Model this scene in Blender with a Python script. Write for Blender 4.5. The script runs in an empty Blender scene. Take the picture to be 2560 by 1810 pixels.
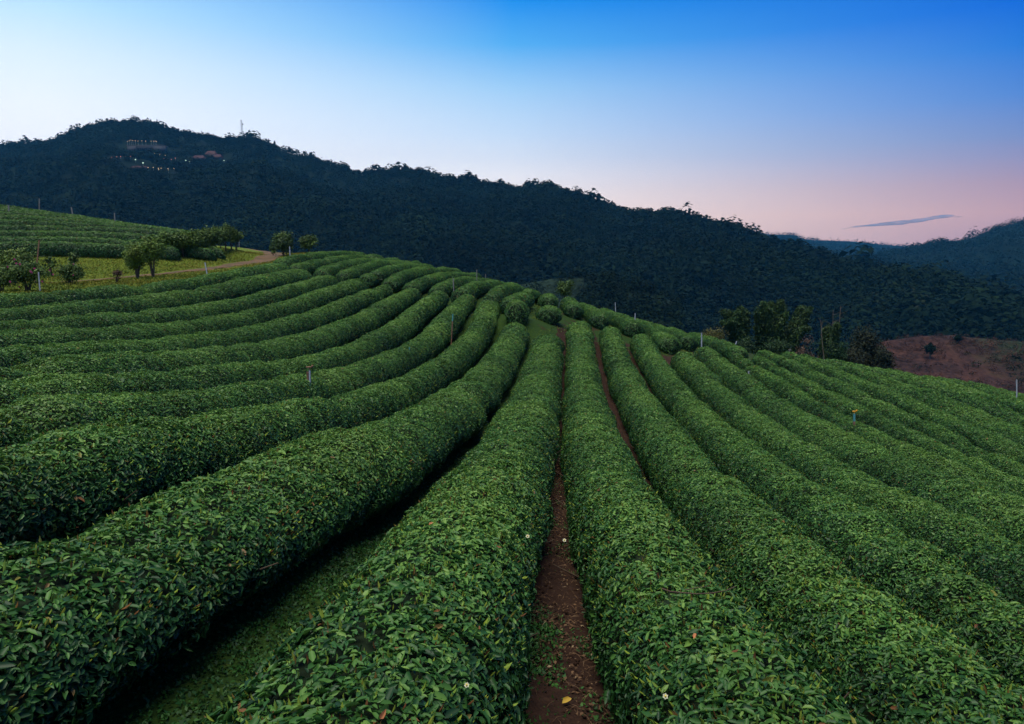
import bpy, math
import numpy as np
rng = np.random.default_rng(7)
D = bpy.data
scene = bpy.context.scene
COL = scene.collection
R = math.radians

# ---------------------------------------------------------------- camera
cam_d = D.cameras.new('camera'); cam = D.objects.new('camera', cam_d); COL.objects.link(cam)
cam_d.sensor_width = 36; cam_d.lens = 24.0; cam_d.clip_start = 0.05; cam_d.clip_end = 20000
PITCH = math.atan((905 - 590) / 1707.)
cam.location = (0, 0, 0); cam.rotation_euler = (math.pi / 2 - PITCH, 0, 0)
scene.camera = cam

# ---------------------------------------------------------------- sky, overhead fill, exposure
def lin(c):
    c = np.asarray(c, float) / 255.
    return tuple(np.where(c <= .04045, c / 12.92, ((c + .055) / 1.055) ** 2.4))
scene.view_settings.view_transform = 'Standard'; scene.view_settings.look = 'None'
scene.view_settings.exposure = 0.0; scene.view_settings.gamma = 1.0
scene.view_settings.use_curve_mapping = False
cy = scene.cycles
cy.max_bounces = 5; cy.diffuse_bounces = 3; cy.glossy_bounces = 2; cy.transmission_bounces = 2
cy.transparent_max_bounces = 6; cy.volume_bounces = 0
cy.use_denoising = True
try: cy.denoiser = 'OPENIMAGEDENOISE'
except Exception: pass
cy.sample_clamp_indirect = 4

world = D.worlds.new('World'); scene.world = world; world.use_nodes = True
nt = world.node_tree; nt.nodes.clear()
def N(tree, kind, **kw):
    n = tree.nodes.new(kind)
    for k, v in kw.items(): setattr(n, k, v)
    return n
def math_(tree, op, a, b=None, c=None, clamp=False):
    n = N(tree, 'ShaderNodeMath', operation=op); n.use_clamp = clamp
    for i, v in enumerate((a, b, c)):
        if v is None: continue
        if isinstance(v, (int, float)): n.inputs[i].default_value = v
        else: tree.links.new(v, n.inputs[i])
    return n.outputs[0]
def ramp(tree, fac, stops, interp='LINEAR'):
    n = N(tree, 'ShaderNodeValToRGB'); cr = n.color_ramp; cr.interpolation = interp
    while len(cr.elements) < len(stops): cr.elements.new(0.5)
    for e, (p, c) in zip(cr.elements, stops):
        e.position = p; e.color = (*c, 1)
    if fac is not None: tree.links.new(fac, n.inputs[0])
    return n.outputs[0]
def mixc(tree, f, a, b, mode='MIX'):
    n = N(tree, 'ShaderNodeMix', data_type='RGBA', blend_type=mode)
    for sock, v in ((n.inputs[0], f), (n.inputs[6], a), (n.inputs[7], b)):
        if isinstance(v, (int, float)): sock.default_value = v
        elif isinstance(v, tuple): sock.default_value = (*v[:3], 1)
        else: tree.links.new(v, sock)
    return n.outputs[2]
tc = N(nt, 'ShaderNodeTexCoord'); sep = N(nt, 'ShaderNodeSeparateXYZ'); nt.links.new(tc.outputs['Generated'], sep.inputs[0])
sx, sy, sz = sep.outputs
horiz = math_(nt, 'SQRT', math_(nt, 'ADD', math_(nt, 'MULTIPLY', sx, sx), math_(nt, 'MULTIPLY', sy, sy)))
el = math_(nt, 'MULTIPLY', math_(nt, 'ARCTAN2', sz, horiz), 180 / math.pi / 40., clamp=True)   # 0..40 degrees
side = math_(nt, 'DIVIDE', sx, math_(nt, 'MAXIMUM', horiz, 1e-4))                              # sine of the bearing
def sky(st): return ramp(nt, el, [(a / 40., tuple(v * (1 + .24 * math.exp(-a / 6.)) for v in lin(c))) for a, c in st])   # brighter low down, where the long way through the haze dims it
skyL = sky([(0, (255, 253, 252)), (3, (255, 254, 254)), (6.5, (253, 253, 255)), (9, (243, 249, 255)), (12, (222, 240, 254)), (15, (186, 226, 252)), (20, (105, 185, 245)), (30, (60, 118, 195)), (40, (52, 90, 150))])
skyC = sky([(0, (253, 224, 202)), (3, (252, 236, 226)), (5, (240, 236, 237)), (8, (203, 222, 243)), (11.4, (160, 204, 241)), (14.5, (84, 170, 236)), (17.5, (28, 138, 230)), (22, (15, 110, 215)), (30, (50, 105, 185)), (40, (52, 90, 150))])
skyR = sky([(0, (178, 134, 136)), (1.6, (200, 150, 143)), (3.5, (182, 142, 149)), (6.5, (124, 136, 184)), (9, (80, 126, 202)), (12, (24, 110, 208)), (14.5, (0, 92, 208)), (22, (5, 85, 195)), (30, (40, 95, 180)), (40, (52, 90, 150))])
fL = math_(nt, 'SMOOTH_MIN', math_(nt, 'DIVIDE', math_(nt, 'MULTIPLY', side, -1.0), .54), 1.0, .05, clamp=True)
fR = math_(nt, 'SMOOTH_MIN', math_(nt, 'DIVIDE', side, .60), 1.0, .05, clamp=True)
skyc = mixc(nt, fR, mixc(nt, fL, skyC, skyL), skyR)
bg = N(nt, 'ShaderNodeBackground'); nt.links.new(skyc, bg.inputs[0]); bg.inputs[1].default_value = 1.16
wo = N(nt, 'ShaderNodeOutputWorld'); nt.links.new(bg.outputs[0], wo.inputs[0])

top_fill_d = D.lights.new('sun', 'SUN'); sun = D.objects.new('sun', top_fill_d); COL.objects.link(sun)
top_fill_d.energy = 4.6; top_fill_d.angle = R(46); top_fill_d.color = (1.0, .96, .80)          # very soft overhead fill added to brighten the foreground; the sun has set
from mathutils import Vector
FILL_FROM = Vector((-.12, -.08, .97)).normalized()
sun.rotation_euler = FILL_FROM.to_track_quat('Z', 'Y').to_euler()
# ---------------------------------------------------------------- helpers
F = 1707.
CP, SP = math.cos(PITCH), math.sin(PITCH)
def at(u, v, d):
    """the point the photograph shows at pixel (u, v), d metres in front of the camera"""
    a = (905 - v) / F
    return np.array([(u - 1280) / F * d, (CP + a * SP) * d, (-SP + a * CP) * d])
def unit(a): return a / np.maximum(np.linalg.norm(a, axis=-1, keepdims=True), 1e-9)
def link(o, parent=None):
    COL.objects.link(o)
    if parent is not None: o.parent = parent
    return o
def mesh_obj(name, V, faces, mats, parent=None, tint=None, midx=None, smooth=False):
    """one mesh object; faces: list of int arrays, one per polygon size"""
    V = np.asarray(V, np.float32)
    me = D.meshes.new(name); me.vertices.add(len(V)); me.vertices.foreach_set('co', V.ravel())
    faces = [np.asarray(f, np.int32) for f in faces if len(f)]
    loops = np.concatenate([f.ravel() for f in faces])
    tot = np.concatenate([np.full(len(f), f.shape[1], np.int32) for f in faces])
    start = np.r_[0, np.cumsum(tot)[:-1]].astype(np.int32)
    me.loops.add(len(loops)); me.loops.foreach_set('vertex_index', loops)
    me.polygons.add(len(tot)); me.polygons.foreach_set('loop_start', start)
    if not isinstance(mats, (list, tuple)): mats = [mats]
    for m in mats: me.materials.append(m)
    if midx is not None: me.polygons.foreach_set('material_index', np.asarray(midx, np.int32))
    if smooth: me.polygons.foreach_set('use_smooth', np.ones(len(tot), bool))
    if tint is not None:
        tint = np.asarray(tint, np.float32)
        a = me.attributes.new('tint', 'FLOAT', 'FACE' if len(tint) == len(tot) else 'POINT'); a.data.foreach_set('value', tint)
    me.update(calc_edges=True)
    return link(D.objects.new(name, me), parent)
def tag(o, label=None, cat=None, group=None, kind=None):
    if label: o['label'] = label
    if cat: o['category'] = cat
    if group: o['group'] = group
    if kind: o['kind'] = kind
    return o
def empty(name, loc, label, cat, group=None):
    o = D.objects.new(name, None); o.location = tuple(float(a) for a in loc); o.empty_display_size = .2
    link(o); return tag(o, label, cat, group)
class Acc:
    """collects pieces into one mesh"""
    def __init__(s): s.V = []; s.F = {}; s.T = []; s.M = {}; s.n = 0; s.TF = {}
    def add(s, V, Fc, tint=0.5, mi=0):
        V = np.asarray(V, float); Fc = np.asarray(Fc, int); k = Fc.shape[1]
        s.V.append(V); s.F.setdefault(k, []).append(Fc + s.n); s.n += len(V)
        s.M.setdefault(k, []).append(np.full(len(Fc), mi)); s.TF.setdefault(k, []).append(np.broadcast_to(np.asarray(tint, float), (len(Fc),)))
    def build(s, name, mats, parent=None, off=None, smooth=False):
        ks = sorted(s.F); V = np.concatenate(s.V)
        if off is not None: V = V - np.asarray(off, float)
        return mesh_obj(name, V, [np.concatenate(s.F[k]) for k in ks], mats, parent,
                        np.concatenate([np.concatenate(s.TF[k]) for k in ks]), np.concatenate([np.concatenate(s.M[k]) for k in ks]), smooth)
def tube(acc, P, r, n=6, tint=.5, mi=0, cap=True):
    P = np.asarray(P, float); r = np.broadcast_to(np.asarray(r, float), (len(P),))
    T = unit(np.gradient(P, axis=0)); ref = np.array([1., 0.2, 0.1]) if abs(T[0, 0]) < .8 else np.array([0, 1., .1])
    A = unit(np.cross(T, ref)); B = np.cross(T, A)
    a = np.arange(n) * 2 * math.pi / n
    V = P[:, None] + r[:, None, None] * (np.cos(a)[None, :, None] * A[:, None] + np.sin(a)[None, :, None] * B[:, None])
    i = np.arange(len(P) - 1)[:, None] * n; j = np.arange(n)[None]; k = (j + 1) % n
    acc.add(V.reshape(-1, 3), np.stack([i + j, i + k, i + n + k, i + n + j], -1).reshape(-1, 4), tint, mi)
    if cap:
        acc.add(V[-1], [list(range(n))], tint, mi); acc.add(V[0], [list(range(n))[::-1]], tint, mi)
def box(acc, c, s, rz=0., tint=.5, mi=0, taper=1.):
    c = np.asarray(c, float); hx, hy, hz = np.asarray(s, float) / 2
    V = np.array([(x * (taper if z > 0 else 1), y * (taper if z > 0 else 1), z) for z in (-hz, hz) for x, y in ((-hx, -hy), (hx, -hy), (hx, hy), (-hx, hy))])
    co, si = math.cos(rz), math.sin(rz)
    V = np.stack([V[:, 0] * co - V[:, 1] * si, V[:, 0] * si + V[:, 1] * co, V[:, 2]], 1) + c
    acc.add(V, [(0, 3, 2, 1), (4, 5, 6, 7), (0, 1, 5, 4), (1, 2, 6, 5), (2, 3, 7, 6), (3, 0, 4, 7)], tint, mi)
def grid_faces(nu, nv):
    i, j = np.meshgrid(np.arange(nu - 1), np.arange(nv - 1), indexing='ij'); a = i * nv + j
    return np.stack([a, a + nv, a + nv + 1, a + 1], -1).reshape(-1, 4)
_w = rng.normal(size=(3, 40, 2)); _ph = rng.uniform(0, 6.28, (3, 40))
def wob(x, y, scale, k=0, n=10):
    """smooth noise, about -1..1, feature size scale"""
    r = 0
    for i in range(n): r = r + np.sin((x * _w[k, i, 0] + y * _w[k, i, 1]) / scale * 2.2 + _ph[k, i])
    return r / math.sqrt(n) * .8
def leaf_quads(P, dirn, nor, L, W=.42, six=False, fold=.12, droop=.15):
    """leaf blades: P base points, dirn base-to-tip, nor blade normal, L lengths -> verts, faces"""
    n = len(P); L = np.broadcast_to(L, (n,))[:, None]; W = np.broadcast_to(W, (n,))[:, None]
    s = unit(np.cross(dirn, nor)); nn = unit(np.cross(s, dirn)); i = np.arange(n)[:, None]
    tip = P + dirn * L - nn * L * droop
    if six:
        a = P + dirn * L * .28 + nn * L * fold; b = P + dirn * L * .68 + nn * L * fold * .6
        V = np.stack([P, a + s * L * W * .46, b + s * L * W * .40, tip, b - s * L * W * .40, a - s * L * W * .46], 1)
        return V.reshape(-1, 3), np.concatenate([i * 6 + [0, 1, 2, 3], i * 6 + [0, 3, 4, 5]], 1).reshape(-1, 4), 2
    m = P + dirn * L * .45 + nn * L * fold * .7
    V = np.stack([P, m + s * L * W * .5, tip, m - s * L * W * .5], 1)
    return V.reshape(-1, 3), i * 4 + [0, 1, 2, 3], 1
def rand_unit(n):
    return unit(rng.normal(size=(n, 3)))
def crown_cloud(acc, C, rad, K, size, tint, jit=.25, low=-.55, mi=0, up=.3):
    """leaf clumps spread through ellipsoids: C centres (n,3), rad (n,3), K clumps each"""
    C = np.atleast_2d(C); n = len(C); rad = np.broadcast_to(rad, (n, 3)); size = np.broadcast_to(size, (n,)); tint = np.broadcast_to(tint, (n,))
    c = np.repeat(C, K, 0); r = np.repeat(rad, K, 0); sz = np.repeat(size, K) * rng.uniform(.6, 1.3, n * K); t = np.repeat(tint, K)
    d = rand_unit(n * K); d[:, 2] = np.where(d[:, 2] < low, -d[:, 2] * .6, d[:, 2])
    rr = 1 - jit * rng.random(n * K) ** 1.2 * 1.6 + rng.normal(0, .05, n * K)
    P = c + d * r * rr[:, None]
    nor = unit(d + .55 * rng.normal(size=d.shape) + [0, 0, up]); dr = unit(np.cross(nor, rand_unit(n * K)))
    V, Fc, m = leaf_quads(P - dr * sz[:, None] * .5, dr, nor, sz, .75, fold=.1, droop=.05)
    acc.add(V, Fc, np.clip(t + rng.normal(0, .09, n * K), 0, 1), mi)
# ---------------------------------------------------------------- materials
def mat(name): 
    m = D.materials.new(name); m.use_nodes = True; t = m.node_tree
    return m, t, t.nodes['Principled BSDF']
def plain(name, c, rough=.7, spec=.3, emit=None, es=0, noise=0, scale=3., metal=0):
    m, t, b = mat(name); b.inputs['Base Color'].default_value = (*c, 1); b.inputs['Roughness'].default_value = rough
    b.inputs['Specular IOR Level'].default_value = spec; b.inputs['Metallic'].default_value = metal
    if noise:
        tx = N(t, 'ShaderNodeTexNoise'); tx.inputs['Scale'].default_value = scale; tx.inputs['Detail'].default_value = 5
        co = N(t, 'ShaderNodeTexCoord'); t.links.new(co.outputs['Object'], tx.inputs['Vector'])
        f = ramp(t, tx.outputs[0], [(.3, tuple(a * (1 - noise) for a in c)), (.7, tuple(min(1, a * (1 + noise)) for a in c))])
        t.links.new(f, b.inputs['Base Color'])
    if emit: b.inputs['Emission Color'].default_value = (*emit, 1); b.inputs['Emission Strength'].default_value = es
    return m
def leafy(name, stops, rough=.5, spec=.4, vary=.35, scale=1.2, trans=0., gain=1.):
    """foliage colour from the per-leaf tint, with drifting patches"""
    m, t, b = mat(name)
    a = N(t, 'ShaderNodeAttribute'); a.attribute_name = 'tint'
    g = N(t, 'ShaderNodeNewGeometry'); tx = N(t, 'ShaderNodeTexNoise'); tx.inputs['Scale'].default_value = scale; tx.inputs['Detail'].default_value = 3
    t.links.new(g.outputs['Position'], tx.inputs['Vector'])
    c = ramp(t, a.outputs['Fac'], stops)
    k = ramp(t, tx.outputs[0], [(.3, (1 - vary,) * 3), (.7, (1.0,) * 3)])
    k = mixc(t, 1.0, k, (gain,) * 3, 'MULTIPLY')
    c2 = mixc(t, 1.0, c, k, 'MULTIPLY')
    t.links.new(c2, b.inputs['Base Color']); b.inputs['Roughness'].default_value = rough; b.inputs['Specular IOR Level'].default_value = spec
    if trans:
        tr = N(t, 'ShaderNodeBsdfTranslucent'); t.links.new(c2, tr.inputs[0]); mx = N(t, 'ShaderNodeMixShader'); mx.inputs[0].default_value = trans
        t.links.new(b.outputs[0], mx.inputs[1]); t.links.new(tr.outputs[0], mx.inputs[2])
        t.links.new(mx.outputs[0], t.nodes['Material Output'].inputs['Surface'])
    return m
M = {}
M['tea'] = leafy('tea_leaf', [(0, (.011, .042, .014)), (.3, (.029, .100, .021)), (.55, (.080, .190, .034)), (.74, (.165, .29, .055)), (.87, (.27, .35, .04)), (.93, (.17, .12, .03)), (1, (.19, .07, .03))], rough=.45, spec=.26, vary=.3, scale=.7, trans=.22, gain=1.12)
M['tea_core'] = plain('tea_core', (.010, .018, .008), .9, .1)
M['wood'] = plain('tea_wood', (.07, .048, .033), .85, .2, noise=.4, scale=12)
M['forest'] = leafy('forest_leaf', [(0, (.002, .006, .005)), (.5, (.005, .0135, .007)), (.85, (.010, .023, .008)), (1, (.022, .024, .010))], rough=.9, spec=.05, vary=.5, scale=.012)  # crown colours darker than real foliage, standing in for the shade on the hill
M['bush'] = leafy('bush_leaf', [(0, (.016, .040, .010)), (.5, (.050, .098, .015)), (.8, (.10, .175, .020)), (1, (.15, .21, .03))], rough=.6, spec=.25, vary=.3, scale=1.)
M['bamboo'] = leafy('bamboo_leaf', [(0, (.008, .026, .008)), (.6, (.020, .055, .012)), (1, (.05, .095, .016))], rough=.6, spec=.2, vary=.4, scale=.5)
M['dark_tree'] = leafy('dark_leaf', [(0, (.012, .018, .010)), (.6, (.022, .030, .014)), (1, (.045, .04, .02))], rough=.7, spec=.15, vary=.4, scale=.5)
M['olive'] = leafy('olive_leaf', [(0, (.05, .05, .012)), (.6, (.09, .085, .018)), (1, (.10, .12, .02))], rough=.6, spec=.2, vary=.3, scale=.6)
M['brown_twig'] = leafy('dry_twig', [(0, (.07, .045, .035)), (1, (.13, .085, .06))], rough=.9, spec=.1, vary=.3)
M['bark'] = plain('bark', (.085, .062, .045), .9, .15, noise=.4, scale=6)
M['pale_bark'] = plain('pale_bark', (.12, .095, .07), .85, .2, noise=.3, scale=3)
M['pink'] = plain('pink_petal', (.40, .05, .16), .6, .2)
M['white_pipe'] = plain('white_pipe', (.30, .32, .35), .45, .4)
M['teal_pipe'] = plain('teal_pipe', (.06, .22, .23), .5, .4)
M['grey_post'] = plain('grey_post', (.16, .155, .15), .8, .2, noise=.25, scale=9)
M['brown_stake'] = plain('brown_stake', (.20, .105, .065), .85, .2, noise=.35, scale=14)
M['orange'] = plain('orange_plastic', (.65, .30, .02), .5, .4)
M['petal'] = plain('cream_petal', (.55, .53, .36), .6, .3)
M['stamen'] = plain('yellow_stamen', (.75, .52, .06), .6, .3)
ROWS = {
'L1':[(-14.83,19.80,-1.64),(-14.75,22.54,-1.71),(-14.54,25.26,-1.76),(-14.22,27.97,-1.77),(-13.96,30.69,-1.74),(-13.88,33.42,-1.68),(-13.95,36.15,-1.62),(-14.02,38.88,-1.58),(-14.00,41.61,-1.57)],
'L2':[(-13.24,17.62,-1.82),(-13.30,20.28,-1.94),(-13.21,22.93,-2.02),(-12.98,25.58,-2.06),(-12.73,28.23,-2.04),(-12.56,30.89,-1.96),(-12.45,33.55,-1.87),(-12.26,36.20,-1.81),(-11.96,38.85,-1.78)],
'L3':[(-11.96,15.87,-1.91),(-11.79,18.33,-2.11),(-11.62,20.80,-2.26),(-11.42,23.27,-2.37),(-11.18,25.74,-2.41),(-10.92,28.20,-2.39),(-10.70,30.67,-2.32),(-10.49,33.14,-2.22),(-10.29,35.61,-2.12),(-10.08,38.09,-2.03)],
'L4':[(-10.76,14.24,-1.94),(-10.38,16.84,-2.22),(-10.09,19.47,-2.45),(-9.89,22.10,-2.59),(-9.72,24.75,-2.67),(-9.53,27.39,-2.67),(-9.32,30.04,-2.61),(-9.12,32.68,-2.50),(-8.90,35.32,-2.37),(-8.62,37.95,-2.25)],
'L5':[(-9.17,12.08,-1.94),(-8.93,14.61,-2.24),(-8.68,17.13,-2.50),(-8.49,19.68,-2.71),(-8.35,22.23,-2.85),(-8.21,24.80,-2.93),(-8.06,27.36,-2.94),(-7.90,29.93,-2.88),(-7.69,32.48,-2.78),(-7.36,35.02,-2.67),(-6.90,37.53,-2.57)],
'L6':[(-8.12,10.66,-1.90),(-7.73,13.14,-2.25),(-7.37,15.62,-2.57),(-7.07,18.12,-2.82),(-6.86,20.63,-3.01),(-6.71,23.18,-3.14),(-6.55,25.73,-3.20),(-6.40,28.28,-3.20),(-6.27,30.83,-3.14),(-6.11,33.38,-3.02),(-5.85,35.92,-2.89),(-5.50,38.45,-2.76)],
'L7':[(-6.91,9.03,-1.84),(-6.30,11.44,-2.24),(-5.85,13.89,-2.60),(-5.48,16.37,-2.91),(-5.17,18.87,-3.16),(-4.98,21.40,-3.33),(-4.89,23.94,-3.43),(-4.84,26.49,-3.47),(-4.79,29.04,-3.45),(-4.70,31.59,-3.37),(-4.56,34.13,-3.25),(-4.34,36.67,-3.11),(-4.06,39.20,-2.96)],
'L8':[(-5.46,7.09,-1.72),(-5.01,9.53,-2.15),(-4.60,11.98,-2.55),(-4.29,14.45,-2.90),(-4.04,16.94,-3.18),(-3.83,19.45,-3.40),(-3.64,21.96,-3.56),(-3.47,24.48,-3.66),(-3.33,27.00,-3.71),(-3.22,29.52,-3.69),(-3.12,32.05,-3.61),(-2.99,34.57,-3.50),(-2.79,37.08,-3.36),(-2.52,39.59,-3.21)],
'L9':[(-3.99,5.12,-1.58),(-3.75,7.46,-2.00),(-3.40,9.79,-2.43),(-3.04,12.13,-2.82),(-2.75,14.49,-3.15),(-2.55,16.87,-3.40),(-2.37,19.26,-3.61),(-2.16,21.65,-3.76),(-1.96,24.05,-3.88),(-1.77,26.45,-3.94),(-1.62,28.85,-3.95),(-1.49,31.25,-3.91),(-1.39,33.65,-3.82),(-1.30,36.05,-3.69),(-1.22,38.45,-3.54)],
'L10':[(-2.79,3.49,-1.61),(-2.43,5.69,-1.95),(-2.12,8.03,-2.36),(-1.84,10.47,-2.78),(-1.60,12.95,-3.15),(-1.36,15.44,-3.45),(-1.12,17.94,-3.70),(-0.90,20.44,-3.88),(-0.69,22.95,-4.02),(-0.50,25.46,-4.10),(-0.30,27.97,-4.14),(-0.10,30.49,-4.14),(0.11,33.00,-4.09)],
'L11':[(-0.59,2.27,-1.79),(-0.44,4.63,-2.14),(-0.25,7.00,-2.55),(-0.03,9.40,-2.96),(0.18,11.81,-3.31),(0.37,14.24,-3.61),(0.56,16.67,-3.85),(0.74,19.11,-4.04),(0.93,21.55,-4.20),(1.12,23.99,-4.30),(1.31,26.43,-4.37),(1.49,28.87,-4.39),(1.68,31.32,-4.38)],
'R1':[(1.22,2.73,-2.10),(1.24,5.12,-2.53),(1.30,7.52,-2.93),(1.42,9.93,-3.29),(1.58,12.34,-3.60),(1.76,14.75,-3.87),(1.96,17.17,-4.10),(2.17,19.59,-4.28),(2.39,22.01,-4.42),(2.60,24.44,-4.52),(2.82,26.86,-4.58),(3.04,29.29,-4.61),(3.26,31.72,-4.59),(3.47,34.14,-4.53),(3.69,36.57,-4.44)],
'R2':[(2.85,3.39,-2.57),(2.87,5.72,-2.97),(2.93,8.06,-3.32),(3.07,10.40,-3.63),(3.26,12.74,-3.91),(3.44,15.09,-4.15),(3.61,17.45,-4.35),(3.77,19.81,-4.51),(3.95,22.17,-4.64),(4.14,24.53,-4.73),(4.35,26.89,-4.79),(4.56,29.25,-4.81),(4.79,31.60,-4.80),(5.01,33.96,-4.75),(5.23,36.32,-4.67)],
'R3':[(4.50,5.51,-3.18),(4.54,7.97,-3.51),(4.63,10.44,-3.83),(4.79,12.90,-4.13),(4.97,15.37,-4.39),(5.17,17.84,-4.59),(5.39,20.31,-4.75),(5.61,22.79,-4.88),(5.82,25.26,-4.96),(6.03,27.74,-5.01),(6.23,30.22,-5.02),(6.45,32.70,-4.99),(6.68,35.18,-4.93)],
'R4':[(6.15,7.74,-3.70),(6.16,10.32,-4.05),(6.21,12.92,-4.34),(6.34,15.51,-4.59),(6.55,18.11,-4.79),(6.81,20.70,-4.95),(7.09,23.29,-5.07),(7.36,25.89,-5.16),(7.61,28.49,-5.20),(7.83,31.09,-5.21)],
'R5':[(7.90,9.91,-4.06),(8.03,12.28,-4.39),(8.22,14.66,-4.70),(8.43,17.04,-4.94),(8.61,19.43,-5.11),(8.78,21.82,-5.23),(8.99,24.22,-5.33),(9.24,26.61,-5.39),(9.45,29.00,-5.42),(9.58,31.40,-5.40),(9.61,33.80,-5.35)],
'R6':[(9.94,12.45,-4.93),(9.87,14.96,-5.06),(9.88,17.46,-5.18),(9.98,19.96,-5.31),(10.15,22.46,-5.41),(10.36,24.96,-5.49),(10.59,27.46,-5.54),(10.72,29.96,-5.55),(10.66,32.45,-5.50)],
'R7':[(10.81,13.69,-5.14),(11.07,16.26,-5.29),(11.27,18.84,-5.42),(11.43,21.42,-5.53),(11.57,24.00,-5.61),(11.72,26.58,-5.66),(11.86,29.16,-5.68),(11.84,31.70,-5.64)],
'R8':[(12.25,15.58,-5.45),(12.63,18.23,-5.58),(12.92,20.89,-5.69),(13.13,23.56,-5.77),(13.29,26.24,-5.82),(13.38,28.88,-5.83),(13.19,31.39,-5.79)],
'R9':[(14.02,17.99,-5.77),(14.23,20.22,-5.84),(14.45,22.45,-5.90),(14.66,24.68,-5.95),(14.80,26.92,-5.98),(14.81,29.14,-5.97),(14.56,31.30,-5.92)],
'R10':[(16.39,21.15,-6.12),(16.55,22.88,-6.14),(16.70,24.61,-6.16),(16.77,26.34,-6.16),(16.73,28.07,-6.16),(16.52,29.77,-6.12),(16.03,31.34,-6.06),(15.26,32.77,-5.97)],
'R11':[(18.54,24.02,-6.35),(18.58,25.33,-6.34),(18.59,26.64,-6.33),(18.54,27.95,-6.31),(18.44,29.25,-6.29),(18.20,30.49,-6.25),(17.65,31.52,-6.19),(16.80,32.31,-6.11)],
'C1':[(-16.11,47.51,-1.54),(-15.52,50.60,-1.30),(-14.55,54.70,-1.15),(-13.76,57.73,-1.28)],
'C2':[(-14.69,46.43,-1.88),(-14.30,49.51,-1.69),(-13.35,53.63,-1.44),(-12.30,56.67,-1.52)],
'C3':[(-12.65,45.38,-2.07),(-12.09,48.48,-1.80),(-11.46,52.07,-1.63),(-10.47,55.61,-1.74)],
'C4':[(-10.88,44.33,-2.23),(-10.46,47.43,-1.98),(-9.86,51.54,-1.76),(-8.76,54.56,-1.90)],
'C5':[(-9.09,45.35,-2.23),(-8.77,47.92,-2.08),(-8.20,50.48,-1.99),(-7.39,53.51,-2.11)],
'C6':[(-7.85,43.74,-2.68),(-7.38,46.35,-2.33),(-6.60,49.43,-2.15),(-5.36,52.45,-2.34)],
'C7':[(-6.47,43.20,-2.87),(-5.86,45.77,-2.67),(-4.99,49.36,-2.54),(-4.00,51.37,-2.67)],
'C8':[(-4.55,41.65,-2.96),(-4.10,44.24,-2.74),(-3.14,47.29,-2.71),(-2.41,49.29,-2.94)],
'C9':[(-3.01,39.61,-3.00),(-2.34,42.70,-2.82),(-1.44,45.74,-2.86),(-0.83,47.73,-3.12)],
'C10':[(-1.14,37.58,-3.02),(-0.64,40.65,-2.89),(0.03,43.19,-2.92),(0.47,45.16,-3.24)],
'C11':[(-0.15,36.02,-3.19),(0.41,38.57,-3.13),(0.70,40.08,-3.23)],
'C11b':[(0.91,43.38,-3.29),(1.52,44.92,-3.48)],
'B0':[(-9.30,43.90,-2.36),(-9.26,44.72,-2.35)],
'B1':[(0.22,33.79,-3.15),(0.29,35.00,-3.19)],
'B2':[(2.24,42.03,-3.55),(2.33,44.35,-3.62)],
'B3':[(1.96,36.24,-3.68),(2.05,38.00,-3.75)],
'C12':[(3.74,40.88,-3.96),(3.82,45.28,-4.04)],
'C13':[(5.12,39.23,-4.38),(5.08,43.73,-4.44),(5.02,47.57,-4.66)],
'C14':[(6.92,38.51,-4.75),(6.98,43.00,-4.90),(6.79,48.13,-5.14)],
'C15':[(8.47,38.76,-5.22),(8.58,44.39,-5.43),(8.66,49.36,-5.86)],
'C16':[(8.31,35.27,-5.17),(8.35,38.44,-5.22),(8.51,40.95,-5.42)],
'C17':[(10.12,38.73,-5.59),(10.24,43.37,-5.79),(10.22,46.83,-6.06)],
'C18':[(12.53,37.04,-6.01),(12.69,40.43,-6.17),(12.86,44.36,-6.48)],
'R12':[(18.95,23.77,-6.21),(19.49,26.28,-6.38),(19.66,28.30,-6.43),(19.65,30.33,-6.46),(18.79,32.36,-6.46)],
'R13':[(21.43,26.53,-6.68),(21.75,28.27,-6.63),(22.00,29.27,-6.72),(22.16,31.27,-6.86),(21.87,33.78,-7.08)],
}
GEXTRA = [(-25.58, 41.2, -2.67), (-22.17, 43.28, -2.4), (-20.25, 48.41, -2.16), (-19.93, 54.54, -2.02), (-20.74, 60.67, -1.83), (-25.5, 68.87, -1.49), (-28.68, 72.97, -1.33), (-21.75, 29.06, -2.34), (-21.44, 30.07, -2.39), (-21.07, 31.07, -2.45), (-21.72, 36.16, -2.45), (-21.15, 38.2, -2.41), (-23.59, 33.12, -2.38), (-22.96, 35.14, -2.46), (-25.95, 43.27, -2.48), (-27.56, 48.48, -1.8), (-24.18, 48.44, -1.99), (-23.2, 55.64, -1.58), (-22.88, 62.78, -1.43), (-25.54, 51.61, -1.38), (-24.07, 52.62, -1.41), (-23.29, 56.73, -1.16), (-26.68, 66.94, -0.95), (-35.24, 47.4, -2.11), (-32.11, 49.0, -1.73), (-28.42, 50.03, -1.65), (-19.37, 58.67, -1.67), (-17.93, 60.76, -1.38)]
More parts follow.
